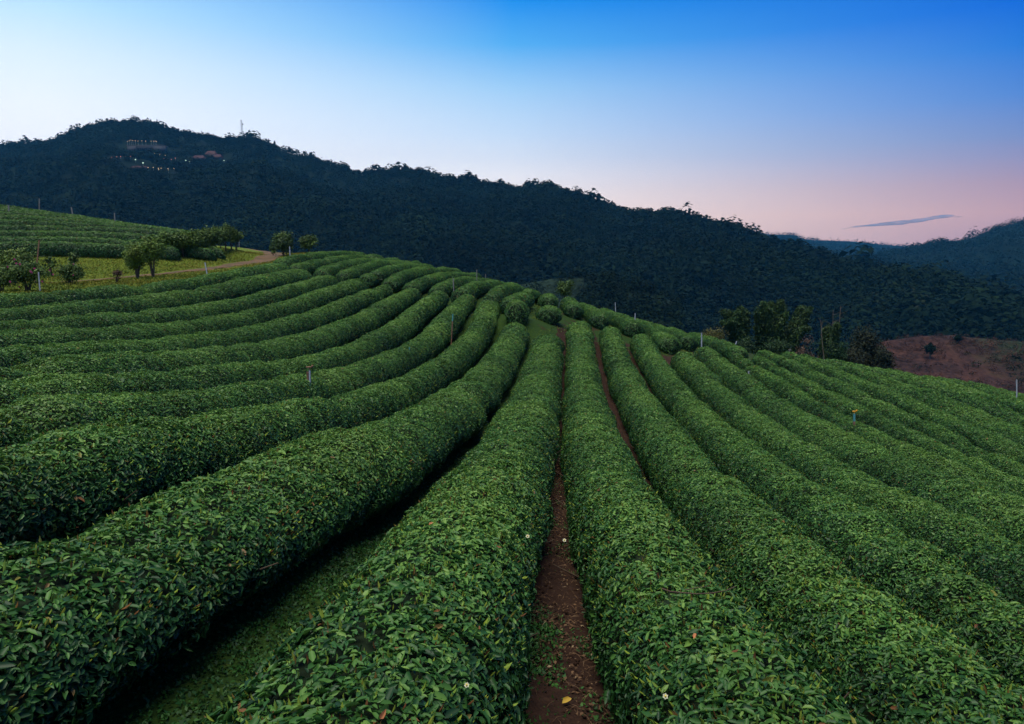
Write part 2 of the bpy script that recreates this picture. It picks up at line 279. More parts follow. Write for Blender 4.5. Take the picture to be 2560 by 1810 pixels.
# ---------------------------------------------------------------- the lie of the land
HH = 0.90                                                                   # usual hedge height
def tea_slope(x, y):
    a = -1.5 + .29 * (y - 50); b = -.22 - .157 * (x + 28) - .1 * (y - 57)
    return -np.logaddexp(-a * 2.2, -b * 2.2) / 2.2
ctl = []
for k, pts in ROWS.items():
    for i, q in enumerate(pts):
        if len(pts) < 6 or i % 2 == 0 or i == len(pts) - 1: ctl.append((q[0], q[1], q[2] - HH))
ctl += GEXTRA
for gx in (-75, -66, -57, -48, -40, -33, -27):
    for gy in (50, 55, 60, 66, 73): ctl.append((gx, gy, float(tea_slope(gx, gy))))
for gx, gy, gzv in ((-75, 44, -2.4), (-60, 44, -2.4), (-48, 44, -2.4), (-60, 34, -2.3), (-45, 34, -2.35), (-32, 36, -2.45), (-40, 22, -2.2), (-30, 28, -2.35), (-24, 20, -2.2), (-60, 0, -1.6), (-30, 4, -1.9), (-12, 2, -2.1),
                    (-5, 0, -2.3), (0, 0, -2.55), (3, 0, -2.75), (0, -8, -2.3), (-10, -8, -2.0), (8, -8, -3.4), (9, 2, -3.9), (14, 3, -4.8), (20, 6, -5.9), (28, 10, -7.0), (30, 22, -7.4), (45, 0, -8.5), (26, 28, -7.6)):
    ctl.append((gx, gy, gzv))
ctl = np.array(ctl, float)
S0 = 20.0
def tps(a, b):
    r2 = ((a[:, None, :] - b[None]) ** 2).sum(2) / S0 ** 2
    return .5 * r2 * np.log(r2 + 1e-12)
Kc = tps(ctl[:, :2], ctl[:, :2]); nC = len(ctl); Pc = np.c_[np.ones(nC), ctl[:, :2] / S0]
_A = np.zeros((nC + 3, nC + 3)); _A[:nC, :nC] = Kc + .004 * np.eye(nC); _A[:nC, nC:] = Pc; _A[nC:, :nC] = Pc.T
_W = np.linalg.solve(_A, np.r_[ctl[:, 2], 0, 0, 0])
CREST = np.array([(-150, 110), (-60, 77), (-45, 70), (-33, 66), (-26, 71), (-18, 68), (-13.5, 59.5), (-10, 57.5), (-7, 55), (-4, 52.5), (-.5, 49.5), (2, 47.5), (4.5, 48.5), (7, 50), (9, 50.5), (10.5, 48), (13, 45), (14.5, 39.5), (16, 36.5), (18, 35.2), (22.5, 35), (26, 31.5), (34, 24), (50, 6), (80, -40)], float)
def gz(x, y):
    x = np.atleast_1d(np.asarray(x, float)); y = np.atleast_1d(np.asarray(y, float)); out = np.empty(len(x))
    for i in range(0, len(x), 20000):
        p = np.stack([x[i:i + 20000], y[i:i + 20000]], 1)
        a, b = CREST[:-1], CREST[1:]; e = b - a
        t = np.clip(((p[:, None] - a[None]) * e[None]).sum(2) / (e * e).sum(1), 0, 1); q = a[None] + t[..., None] * e[None]
        dd = np.linalg.norm(p[:, None] - q, axis=2); j = dd.argmin(1); s = dd[np.arange(len(p)), j]; qn = q[np.arange(len(p)), j]
        out_ = p[:, 1] > np.interp(p[:, 0], CREST[:, 0], CREST[:, 1])
        s = np.where(out_, s, 0); pin = np.where(out_[:, None], qn, p)
        far = np.maximum(0, np.maximum(np.abs(pin[:, 0] + 10) - 75, np.maximum(-10 - pin[:, 1], pin[:, 1] - 85)))
        pin = np.stack([np.clip(pin[:, 0], -85, 60), np.clip(pin[:, 1], -10, 85)], 1)
        z = tps(pin, ctl[:, :2]) @ _W[:nC] + _W[nC] + pin @ _W[nC + 1:] / S0
        drop = np.where(s < 5, .036 * s * s, .9 + .36 * (s - 5)) + np.where(far < 30, .003 * far ** 2, 2.7 + .18 * (far - 30))
        z = z - drop
        out[i:i + 20000] = -68 + np.logaddexp(0, (z + 68) / 6.) * 6.
    return out
def gz1(x, y): return float(gz([x], [y])[0])

def axis(lo, hi, fine_lo, fine_hi, f, grow=1.12):
    a = list(np.arange(fine_lo, fine_hi + 1e-6, f)); st = f
    while a[-1] < hi: st *= grow; a.append(min(hi, a[-1] + st))
    st = f; b = []; c = fine_lo
    while c > lo: st *= grow; c = max(lo, c - st); b.append(c)
    return np.array(b[::-1] + a)
gxs = axis(-3800, 3800, -30, 26, .4); gys = axis(-900, 3800, -2, 72, .4)
GX, GY = np.meshgrid(gxs, gys, indexing='ij'); gxf, gyf = GX.ravel(), GY.ravel()
gzf = gz(gxf, gyf)
near = np.exp(-((gxf / 60) ** 2 + (gyf / 70) ** 2))
gzf += .025 * wob(gxf, gyf, .8) * near
grassy = np.where(gxf < np.interp(gyf, [0, 17, 30, 41, 50], [-16.3, -16.3, -15.9, -14.9, -17.5]), 1.0, .0)
grassy = np.maximum(grassy, np.where(gxf < np.interp(gyf, [0, 5, 15, 25, 35, 45], [-.7, -.55, .1, 1.1, 2.2, 3.0]), .85, .0)); grassy = np.where((gyf > 34) & (gxf > -14), np.maximum(grassy, .55), grassy)
grassy = np.where((np.abs(gxf) > 75) | (gyf > 80), 2.0, grassy)
m, t, b = mat('ground_soil_and_grass')
g = N(t, 'ShaderNodeNewGeometry'); a = N(t, 'ShaderNodeAttribute'); a.attribute_name = 'tint'
n1 = N(t, 'ShaderNodeTexNoise'); n1.inputs['Scale'].default_value = 1.1; n1.inputs['Detail'].default_value = 6
n2 = N(t, 'ShaderNodeTexNoise'); n2.inputs['Scale'].default_value = 14.; n2.inputs['Detail'].default_value = 5
for q in (n1, n2): t.links.new(g.outputs['Position'], q.inputs['Vector'])
soil = ramp(t, n2.outputs[0], [(.3, (.016, .009, .006)), (.6, (.036, .018, .011)), (.75, (.07, .038, .022))])
grs = ramp(t, n2.outputs[0], [(.3, (.010, .026, .005)), (.6, (.022, .048, .008)), (.75, (.045, .06, .012))])
gmask = math_(t, 'ADD', a.outputs['Fac'], math_(t, 'MULTIPLY', math_(t, 'SUBTRACT', n1.outputs[0], .5), 1.6), clamp=True)
gmask = ramp(t, gmask, [(.4, (0, 0, 0)), (.6, (1, 1, 1))])
valley = math_(t, 'SUBTRACT', a.outputs['Fac'], 1.0, clamp=True)
grs = mixc(t, math_(t, 'GREATER_THAN', a.outputs['Fac'], .9), grs, ramp(t, n2.outputs[0], [(.3, (.05, .08, .010)), (.55, (.10, .14, .014)), (.75, (.18, .14, .03))]))
t.links.new(mixc(t, valley, mixc(t, gmask, soil, grs), (.022, .045, .018)), b.inputs['Base Color']); b.inputs['Roughness'].default_value = .95; b.inputs['Specular IOR Level'].default_value = .1
bp = N(t, 'ShaderNodeBump'); bp.inputs['Strength'].default_value = .5; bp.inputs['Distance'].default_value = .04; t.links.new(n2.outputs[0], bp.inputs['Height']); t.links.new(bp.outputs[0], b.inputs['Normal'])
ground = mesh_obj('ground', np.stack([gxf, gyf, gzf], 1), [grid_faces(len(gxs), len(gys))], m, None, grassy, smooth=True)
tag(ground, kind='structure')

# ---------------------------------------------------------------- roads and paths
def strip(name, P, width, matl, lift, nv=9, crown=0., seed=0):
    P = np.asarray(P, float); s = np.r_[0, np.cumsum(np.linalg.norm(np.diff(P, axis=0), axis=1))]; ss = np.arange(0, s[-1], .25)
    C = np.stack([np.interp(ss, s, P[:, i]) for i in range(2)], 1)
    for _ in range(12): C[1:-1] = .25 * C[:-2] + .5 * C[1:-1] + .25 * C[2:]
    T = unit(np.gradient(C, axis=0)); Sd = np.stack([T[:, 1], -T[:, 0]], 1); w = np.interp(ss, s, np.broadcast_to(width, (len(P),)))
    q = np.linspace(-.5, .5, nv); ww = w[:, None] * q[None] + (.16 * wob(ss, ss * 0 + seed, .7)[:, None] + .1 * wob(ss, ss * 0 + seed + 9, .25)[:, None]) * np.sign(q)[None] * (np.abs(q)[None] > .45) * np.minimum(1, w)[:, None]
    X = C[:, None, 0] + Sd[:, None, 0] * ww; Y = C[:, None, 1] + Sd[:, None, 1] * ww
    Z = gz(X.ravel(), Y.ravel()) + lift + .02 * wob(X.ravel(), Y.ravel(), .35, 1); Z = Z.reshape(X.shape); Z[:, [0, -1]] -= lift + .05
    o = mesh_obj(name, np.stack([X, Y, Z], -1).reshape(-1, 3), [grid_faces(len(ss), nv)], matl, None, smooth=True)
    return tag(o, kind='structure')
m, t, b = mat('packed_earth')
g = N(t, 'ShaderNodeNewGeometry'); n1 = N(t, 'ShaderNodeTexNoise'); n1.inputs['Scale'].default_value = 9; n1.inputs['Detail'].default_value = 7; n1.inputs['Roughness'].default_value = .7
n2 = N(t, 'ShaderNodeTexNoise'); n2.inputs['Scale'].default_value = 60; n2.inputs['Detail'].default_value = 4
for q in (n1, n2): t.links.new(g.outputs['Position'], q.inputs['Vector'])
c = mixc(t, .5, ramp(t, n1.outputs[0], [(.3, (.012, .006, .004)), (.55, (.028, .013, .008)), (.75, (.065, .036, .022))]), ramp(t, n2.outputs[0], [(.35, (.010, .005, .004)), (.7, (.045, .022, .013))]))  # earth colours darkened all over, standing in for the low light on the path
t.links.new(c, b.inputs['Base Color']); b.inputs['Roughness'].default_value = .95; b.inputs['Specular IOR Level'].default_value = .12
bp = N(t, 'ShaderNodeBump'); bp.inputs['Strength'].default_value = .7; bp.inputs['Distance'].default_value = .03; t.links.new(n1.outputs[0], bp.inputs['Height']); t.links.new(bp.outputs[0], b.inputs['Normal'])
M['earth'] = m
m, t, b = mat('sandy_track')
g = N(t, 'ShaderNodeNewGeometry'); n1 = N(t, 'ShaderNodeTexNoise'); n1.inputs['Scale'].default_value = 1.3; n1.inputs['Detail'].default_value = 7
t.links.new(g.outputs['Position'], n1.inputs['Vector'])
t.links.new(ramp(t, n1.outputs[0], [(.3, (.05, .05, .012)), (.45, (.085, .044, .014)), (.7, (.13, .066, .025))]), b.inputs['Base Color']); b.inputs['Roughness'].default_value = .95
M['track'] = m
L11, R1 = np.array(ROWS['L11']), np.array(ROWS['R1'])
yy = np.arange(-2, 38, 1.); xa = np.interp(yy, L11[:, 1], L11[:, 0]); xb = np.interp(yy, R1[:, 1], R1[:, 0])
strip('earth_path', np.stack([(xa + xb) / 2 + .02, yy], 1), .75, M['earth'], .02)
for A_, B_ in (('R1', 'R2'), ('R2', 'R3')):
    A_, B_ = np.array(ROWS[A_]), np.array(ROWS[B_]); yy = np.arange(4, 40, 1.)
    strip('earth_path', np.stack([(np.interp(yy, A_[:, 1], A_[:, 0]) + np.interp(yy, B_[:, 1], B_[:, 0])) / 2, yy], 1), .34, M['earth'], .02, seed=3)
TRACK = [(-27.5, 37.5), (-25.6, 41.2), (-22.2, 43.4), (-20.3, 48.4), (-19.9, 54.5), (-20.6, 60.5), (-23, 66), (-28, 71), (-36, 76)]
strip('dirt_track', TRACK, [.7, .8, 1.0, 1.3, 1.8, 2.3, 1.9, 1.5, 1.4], M['track'], .05, seed=5)
# ---------------------------------------------------------------- tea hedges
_pp = np.array([(-.60, .03), (-.90, .17), (-1.0, .34), (-.95, .52), (-.81, .71), (-.61, .88), (-.33, .97), (0, 1.0), (.33, .97), (.61, .88), (.81, .71), (.95, .52), (1.0, .34), (.90, .17), (.60, .03)])
_pl = np.r_[0, np.cumsum(np.linalg.norm(np.diff(_pp * [.62, .8], axis=0), axis=1))]; _pl /= _pl[-1]
_pq = np.linspace(0, 1, 25); PROF = np.stack([np.interp(_pq, _pl, _pp[:, i]) for i in range(2)], 1)
for _ in range(2): PROF[1:-1] = .25 * PROF[:-2] + .5 * PROF[1:-1] + .25 * PROF[2:]
PERIM = 2.35
n_leaves = 0
def hedge(pts, label, group, width=.62, ext=(0, 0), ends=(1, 1), cat='hedge', stems=False, ztop=True, height=HH, cover=2.6, rough=1., lift=0.):
    """a clipped tea hedge along pts (x, y, top); width may vary along the row"""
    global n_leaves
    P = np.asarray(pts, float)
    if ext[0]: P = np.vstack([P[0] - unit(P[1] - P[0]) * ext[0] * [1, 1, 1], P])
    if ext[1]: P = np.vstack([P, P[-1] + unit(P[-1] - P[-2]) * ext[1]])
    s = np.r_[0, np.cumsum(np.linalg.norm(np.diff(P[:, :2], axis=0), axis=1))]; ds = .25
    n = max(6, int(s[-1] / ds)); ss = np.linspace(0, s[-1], n); ds = ss[1] - ss[0]
    C = np.stack([np.interp(ss, s, P[:, i]) for i in range(3)], 1)
    for _ in range(2 if n > 12 else 0): C[1:-1] = .25 * C[:-2] + .5 * C[1:-1] + .25 * C[2:]
    base = gz(C[:, 0], C[:, 1])
    H = np.clip(C[:, 2] - base, .6, 1.25) if ztop else np.full(n, height)
    if isinstance(width, tuple): wl, wr = [np.interp(C[:, 1], width[2], a) for a in width[:2]]
    else: wl = wr = np.full(n, float(width))
    H = H * (1 + rough * .04 * wob(C[:, 0], C[:, 1], 1.3, 1)) + rough * .02 * wob(C[:, 0], C[:, 1], .5, 0); wl = wl * (1 + .06 * wob(C[:, 0], C[:, 1], 1.1, 2)); wr = wr * (1 + .06 * wob(C[:, 0], C[:, 1], 1.1, 0))
    for q in rng.uniform(0, ss[-1], int(ss[-1] / 6 * rough)):                     # where one bush meets the next
        dip = np.exp(-((ss - q) / rng.uniform(.18, .35)) ** 2) * rng.uniform(.06, .24); H = H * (1 - dip); wl = wl * (1 - .7 * dip); wr = wr * (1 - .7 * dip)
    er = .75; e0 = np.clip(ss / er, 0, 1) if ends[0] else 1; e1 = np.clip((ss[-1] - ss) / er, 0, 1) if ends[1] else 1
    f = np.sqrt(np.clip(1 - (1 - np.minimum(e0, e1)) ** 2, .0, 1)) * np.ones(n); wl = wl * (.05 + .95 * f); wr = wr * (.05 + .95 * f); w = (wl + wr) / 2; H = H * (.35 + .65 * f)
    T = unit(np.gradient(C[:, :2], axis=0)); Sd = np.stack([T[:, 1], -T[:, 0], np.zeros(n)], 1); Up = np.array([0, 0, 1.])
    B0 = C.copy(); B0[:, 2] = base + lift
    npf = len(PROF)
    ring = B0[:, None] + Sd[:, None] * (np.where(PROF[None, :, :1] < 0, wl[:, None, None], wr[:, None, None]) * PROF[None, :, :1]) + Up * (H[:, None, None] * PROF[None, :, 1:])
    du = np.gradient(ring, axis=0); dv = np.gradient(ring, axis=1); nor = unit(np.cross(du, dv))
    mid = B0[:, None] + Up * (.45 * H)[:, None, None]
    nor = np.where(((ring - mid) * nor).sum(2, keepdims=True) < 0, -nor, nor)
    root = empty('tea_hedge', (C[n // 2, 0], C[n // 2, 1], base[n // 2]), label, cat, group); off = np.array(root.location)
    dist = np.linalg.norm(C, axis=1)
    inset = np.clip(.05 + .0016 * dist, .05, .11)
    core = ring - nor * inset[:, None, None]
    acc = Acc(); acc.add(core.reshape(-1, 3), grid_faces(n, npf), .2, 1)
    # leaves
    out = (np.abs(C[:, 0]) > .95 * C[:, 1] + 2.5) | (C[:, 1] < -.5)
    Lm = np.maximum(np.interp(dist, [3, 9], [.050, .041]), .0019 * dist); fin = np.clip(.060 / Lm, .45, 1)
    cnt = ds * PERIM * (w / .62 * .5 + .5) * cover / (.42 * Lm ** 2) * np.where(out, .3, 1)
    for lo, hi, six in ((0, 9, True), (9, 1e9, False)):
        c = np.where((dist >= lo) & (dist < hi), cnt, 0); k = rng.poisson(c); tot = k.sum()
        if not tot: continue
        n_leaves += tot
        si = np.repeat(np.arange(n), k) + rng.uniform(-.5, .5, tot); si = np.clip(si, 0, n - 1.001); q = rng.uniform(0, npf - 1.001, tot)
        # more leaves on the crown than low down
        i0 = si.astype(int); fi = (si - i0)[:, None]; j0 = q.astype(int); fj = (q - j0)[:, None]
        def smp(A): return (A[i0, j0] * (1 - fi) + A[i0 + 1, j0] * fi) * (1 - fj) + (A[i0, j0 + 1] * (1 - fi) + A[i0 + 1, j0 + 1] * fi) * fj
        X = smp(ring); Nn = unit(smp(nor)); L = np.repeat(Lm, k) * rng.lognormal(0, .26, tot)
        lump = .04 * wob(X[:, 0] + X[:, 2], X[:, 1] - X[:, 2], .22, 2)
        dep = rng.random(tot)
        X = X + Nn * (lump - .5 * inset[i0] * dep + .012)[:, None]
        up = unit(Nn + Up * .25)
        shoot = rng.random(tot) < .13
        tang = rand_unit(tot); tang = unit(tang - (tang * up).sum(1, keepdims=True) * up)
        dr = unit(up * rng.uniform(-.1, .75, tot)[:, None] + tang)
        dr = np.where(shoot[:, None], unit(up + .35 * tang), dr)
        bn = unit(up + .42 * fin[i0][:, None] * rng.normal(size=(tot, 3))); bn = np.where(shoot[:, None], tang, bn)
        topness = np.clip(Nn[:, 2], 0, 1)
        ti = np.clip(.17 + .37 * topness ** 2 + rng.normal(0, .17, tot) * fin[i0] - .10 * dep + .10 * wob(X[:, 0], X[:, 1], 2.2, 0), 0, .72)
        r_ = rng.random(tot)
        ti = np.where(shoot & (topness > .25), np.where(r_ < .72, rng.uniform(.76, .9, tot), rng.uniform(.92, 1, tot)), ti)
        ti = np.where(~shoot & (r_ > .994), rng.uniform(.9, 1., tot), ti)
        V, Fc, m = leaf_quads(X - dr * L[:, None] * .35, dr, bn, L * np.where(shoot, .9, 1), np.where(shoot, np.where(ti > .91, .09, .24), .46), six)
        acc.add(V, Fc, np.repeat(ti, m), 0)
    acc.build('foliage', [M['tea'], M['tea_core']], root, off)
    if stems:
        a2 = Acc()
        sel = np.where((dist < 16) & ~out)[0][::1]
        for i in sel:
            for sd in (-1, 1):
                p0 = B0[i] + Sd[i] * sd * w[i] * rng.uniform(.1, .5) + [rng.normal(0, .08), rng.normal(0, .08), -.06]
                p3 = B0[i] + Sd[i] * sd * w[i] * rng.uniform(.55, .93) + Up * H[i] * rng.uniform(.3, .6) + [rng.normal(0, .12), rng.normal(0, .12), 0]
                pm = (p0 + p3) / 2 + [rng.normal(0, .04), rng.normal(0, .04), .03]
                tube(a2, [p0, pm, p3], [.014, .010, .005], 4, rng.random(), 0, False)
        if a2.n: a2.build('branches', [M['wood']], root, off)['kind'] = 'stuff'
    return root
GA, GB, GC, GD = 'long tea hedges left of the earth path', 'long tea hedges right of the earth path', 'short tea hedges beyond the cross path', 'tea hedges on the terraced slope'
ORDER = ['L%d' % i for i in range(1, 12)] + ['R%d' % i for i in range(1, 14)]
YS = np.arange(-14, 52, 1.)
def row_x(k):
    q = np.array(ROWS[k]); q = q[np.argsort(q[:, 1])]; m0 = (q[2, 0] - q[0, 0]) / (q[2, 1] - q[0, 1]); m1 = (q[-1, 0] - q[-3, 0]) / (q[-1, 1] - q[-3, 1])
    x = np.interp(YS, q[:, 1], q[:, 0])
    return np.where(YS < q[0, 1], q[0, 0] + m0 * (YS - q[0, 1]), np.where(YS > q[-1, 1], q[-1, 0] + m1 * (YS - q[-1, 1]), x)), m0
def widths(k):
    i = ORDER.index(k); x, m = row_x(k); out = []
    for j, other in ((0, i - 1), (1, i + 1)):
        if not 0 <= other < len(ORDER): out.append(np.full(len(YS), .72)); continue
        xo, _ = row_x(ORDER[other]); d = np.abs(xo - x) / 2
        pair = (ORDER[min(i, other)], ORDER[max(i, other)])
        gap = {('L11', 'R1'): np.interp(YS, [0, 5, 9, 13], [.31, .23, .08, .03]), ('L10', 'L11'): np.interp(YS, [0, 4, 8, 13], [.36, .28, .10, .05])}.get(pair, np.full(len(YS), .14 if i < 11 else np.interp(i, [11, 16, 18], [.16, .19, .21])))
        out.append(np.clip(d - gap, .40, .92))
    for o in out:
        for _ in range(4): o[1:-1] = .25 * o[:-2] + .5 * o[1:-1] + .25 * o[2:]
    return out[0], out[1], YS
LONG = [
 ('L1', 'long tea hedge bordering the grass strip with the flowering shrubs', GA, (11, .3), (1, 1)),
 ('L2', 'second long tea hedge counted from the grass strip with the track', GA, (11, .3), (1, 1)),
 ('L3', 'third long tea hedge counted from the grass strip with the track', GA, (11, .3), (1, 1)),
 ('L4', 'fourth long tea hedge counted from the grass strip with the track', GA, (11, .3), (1, 1)),
 ('L5', 'fifth long tea hedge from the grass strip, dipping along its middle', GA, (11, .3), (1, 1)),
 ('L6', 'sixth long tea hedge from the grass strip, with a wavy top', GA, (11, .3), (1, 1)),
 ('L7', 'seventh long tea hedge from the grass strip, behind the hedge with the stakes', GA, (11, .3), (1, 1)),
 ('L8', 'long curving tea hedge with three sprinkler stakes standing in it', GA, (11, .3), (1, 1)),
 ('L9', 'long tea hedge just in front of the hedge with the sprinkler stakes', GA, (11, .3), (1, 1)),
 ('L10', 'big tea hedge across the weedy gap from the hedge left of the earth path', GA, (7, .3), (1, 1)),
 ('L11', 'broad tea hedge along the left side of the bare earth path', GA, (5, .2), (1, 1)),
 ('R1', 'broad tea hedge right of the bare earth path, with a dry vine on it', GB, (5.5, .2), (1, 1)),
 ('R2', 'second tea hedge to the right of the bare earth path', GB, (5.5, .2), (1, 1)),
 ('R3', 'third tea hedge to the right of the bare earth path', GB, (13, .2), (1, 1)),
 ('R4', 'fourth tea hedge to the right of the bare earth path', GB, (13, .2), (1, 1)),
 ('R5', 'fifth tea hedge to the right of the bare earth path, with gaps in it', GB, (13, .2), (1, 1)),
 ('R6', 'tea hedge with a short white pipe in it, sixth right of the earth path', GB, (13, .2), (1, 1)),
 ('R7', 'tea hedge with the orange headed sprinkler, seventh right of the earth path', GB, (13, 1.2), (1, 1)),
 ('R8', 'eighth tea hedge to the right of the earth path', GB, (13, 4), (1, 1)),
 ('R9', 'ninth tea hedge to the right of the earth path', GB, (13, 4), (1, 1)),
 ('R10', 'fourth tea hedge counted from the right hand crest of the hill', GB, (13, 2), (1, 1)),
 ('R11', 'third tea hedge counted from the right hand crest of the hill', GB, (13, 2), (1, 1)),
 ('R12', 'second tea hedge counted from the right hand crest of the hill', GB, (13, 2), (1, 1)),
 ('R13', 'last tea hedge on the right hand crest, against the brown hillside', GB, (13, 2), (1, 1)),
]
for k, lab, grp, ext, ends in LONG:
    P = np.array(ROWS[k], float); w = widths(k)
    if k[0] == 'L': P[:, 2] -= .03
    if k == 'L10': P[:, 2] -= np.interp(P[:, 1], [3, 9], [.13, 0])
    if k == 'L11': P[:, 0] -= np.interp(P[:, 1], [2, 5], [.13, 0])
    hedge(P, lab, grp, w, ext, ends, stems=k in ('L9', 'L10', 'L11', 'R1', 'R2', 'R3'))
SHORT = [
 ('C1', 'short tea hedge beside the two round bushes at the bend of the track', .68, 3),
 ('C2', 'second short tea hedge from the round bushes beyond the cross path', .68, 3),
 ('C3', 'third short tea hedge from the round bushes beyond the cross path', .7, 3),
 ('C4', 'fourth short tea hedge from the round bushes beyond the cross path', .68, 3),
 ('C5', 'fifth short tea hedge from the round bushes, behind a small clipped mound', .66, 3),
 ('C6', 'sixth short tea hedge from the round bushes beyond the cross path', .66, 3),
 ('C7', 'seventh short tea hedge from the round bushes beyond the cross path', .68, 3),
 ('C8', 'short tea hedge behind the grey post at the end of a long hedge', .66, 3),
 ('C9', 'short tea hedge just right of the grey post and its short hedge', .64, 3),
 ('C10', 'short tea hedge on the crest left of the round mounds', .62, 2),
 ('C11', 'stubby tea hedge behind the small round mound on the crest', .66, .6),
 ('C12', 'short tea hedge in front of the lone round tree on the crest', .62, 2),
 ('C13', 'short tea hedge right of the hedge below the lone crest tree', .64, 3),
 ('C14', 'short tea hedge with a thin pipe behind it, right of the lone tree', .66, 3),
 ('C15', 'short tea hedge with a white pipe at its near end on the crest', .66, 3),
 ('C16', 'stubby dark ended tea hedge in line with the fourth hedge right of the path', .62, .5),
 ('C17', 'short tea hedge on the crest left of the white pipe near the bamboo', .62, 5),
 ('C18', 'short tea hedge on the crest in front of the bamboo', .6, 5)]
for k, lab, w, e in SHORT: hedge(ROWS[k], lab, GC, w, (.35, e), (1, 1))
for k, lab, w in (('C11b', 'far clipped tea mound at the very edge of the crest', .6), ('B0', 'clipped tea mound at the foot of the fifth short hedge', .62), ('B1', 'clipped tea mound in line with the big hedge left of the path', .62), ('B2', 'clipped tea mound behind the roundest mound on the crest', .66), ('B3', 'roundest tea mound, alone in the grassy clearing at the path end', .72)):
    r = hedge(ROWS[k], lab, 'clipped tea mounds on the crest', w, (.5, .5), (1, 1), cat='tea bush'); r.name = 'tea_mound'
for k in range(12):
    y0 = 50 + 1.6 * k; xe = -27.5 - 1.0 * (y0 - 57)* .9 if k > 2 else -23.5 - .6 * k
    if k == 0: xe = -26.5
    xs = np.arange(-80, xe + 3.5, 2.); pts = np.stack([xs, y0 + .35 * np.sin(xs * .13 + k * .3), xs * 0], 1)
    nm = ['lowest', 'second', 'third', 'fourth', 'fifth', 'sixth', 'seventh', 'eighth', 'ninth', 'tenth', 'eleventh', 'topmost'][k]
    hedge(pts, nm + ' tea hedge ' + ('' if k in (0, 11) else 'from the bottom ') + 'of the terraced slope behind the flowering shrubs', GD, .42, (0, 0), (0, 1), ztop=False, height=1.0 if k == 0 else .9, rough=.35, cover=3.)
print('leaves', n_leaves)
# ------- FAR
# ---------------------------------------------------------------- hills and the forest on them
def rayd(u, v):
    a = (905 - np.asarray(v, float)) / F
    return (np.asarray(u, float) - 1280) / F, CP + a * SP, -SP + a * CP
class Hill:
    def __init__(s, name, ridge, Yr, Yb, zb, material, lowered=6., prof=.85, rough=7., back=.5, nu=150, nt=46, umin=-500, umax=3060, tint=.5):
        u = np.linspace(umin, umax, nu); ru, rv = np.array(ridge, float).T
        v = np.interp(u, ru, rv); v = np.where(u < ru[0], rv[0] + (ru[0] - u) * .04, np.where(u > ru[-1], rv[-1] + (u - ru[-1]) * .1, v))
        rx, ry, rz = rayd(u, v); yr = np.interp(u, *np.array(Yr, float).T); yb = np.interp(u, *np.array(Yb, float).T)
        zr = rz / ry * yr - lowered; t = np.r_[np.linspace(0, 1, nt), 1 + back * np.linspace(.06, 1, 12)]
        s.u, s.t = u, t
        Y = yb[:, None] + (yr - yb)[:, None] * t[None]; X = (rx / ry)[:, None] * Y
        tt = np.minimum(t, 1)[None]; Z = zb + (zr - zb)[:, None] * tt ** prof
        env = np.sin(np.pi * np.clip(tt, 0, 1)) ** .8
        Z = Z + env * rough * (wob(X, Y, 170, 0) + .5 * wob(X, Y, 70, 1)) - np.maximum(t - 1, 0)[None] * (zr - zb)[:, None] * 1.4
        s.P = np.stack([X, Y, Z], -1)
        s.o = mesh_obj(name, s.P.reshape(-1, 3), [grid_faces(nu, len(t))], material, None, np.full(nu * len(t), tint), smooth=True); tag(s.o, kind='structure')
        s.nt = nt
    def sample(s, fu, ft):
        """points at fractional grid position (0..1, 0..1 of the front)"""
        a = np.clip(fu, 0, 1) * (len(s.u) - 1.001); b = np.clip(ft, 0, 1.3) * (s.nt - 1); b = np.minimum(b, len(s.t) - 1.01)
        i, j = a.astype(int), b.astype(int); fa, fb = (a - i)[:, None], (b - j)[:, None]; P = s.P
        return (P[i, j] * (1 - fa) + P[i + 1, j] * fa) * (1 - fb) + (P[i, j + 1] * (1 - fa) + P[i + 1, j + 1] * fa) * fb
    def hit(s, u, v):
        """where the line of sight through (u, v) meets the front of the hill"""
        fu = (u - s.u[0]) / (s.u[-1] - s.u[0]); ft = np.linspace(.02, 1, 400); P = s.sample(np.full(400, fu), ft)
        d = P[:, 1] * CP - P[:, 2] * SP; vv = 905 - F * (P[:, 1] * SP + P[:, 2] * CP) / d
        return P[np.argmin(np.abs(vv - v))]
def forest(name, hill, n, r0, K, tr=(0, 1), ur=(0, 1), skip=None, tint=.42, label=None, m='forest', q=.36):
    fu = rng.uniform(*ur, n); ft = rng.uniform(tr[0], tr[1], n); P = hill.sample(fu, ft)
    keep = np.ones(n, bool)
    if skip is not None: keep = ~skip(P, fu, ft)
    P = P[keep]; n = len(P); r = r0 * rng.lognormal(0, .36 if tr[0] > .9 else .28, n)
    P[:, 2] += r * .3; acc = Acc()
    ti = np.clip(tint + rng.normal(0, .10, n) + .16 * wob(P[:, 0], P[:, 1], 60, 2), .02, .98)
    hgt = np.where(rng.random(n) < .10, 1.5, 1.) * rng.uniform(.8, 1.15, n)
    crown_cloud(acc, P, np.stack([r, r, r * hgt], 1), K, r * q, ti, low=-.25, up=1., jit=.13)
    o = acc.build(name, M[m]); tag(o, label, 'forest', None, 'stuff'); return o
M['dry_scrub'] = leafy('dry_scrub_leaf', [(0, (.018, .011, .011)), (.6, (.06, .032, .026)), (1, (.12, .055, .03))], rough=.9, spec=.05)
m_hill = plain('hill_undergrowth', (.004, .009, .005), .95, .05, noise=.4, scale=.02)
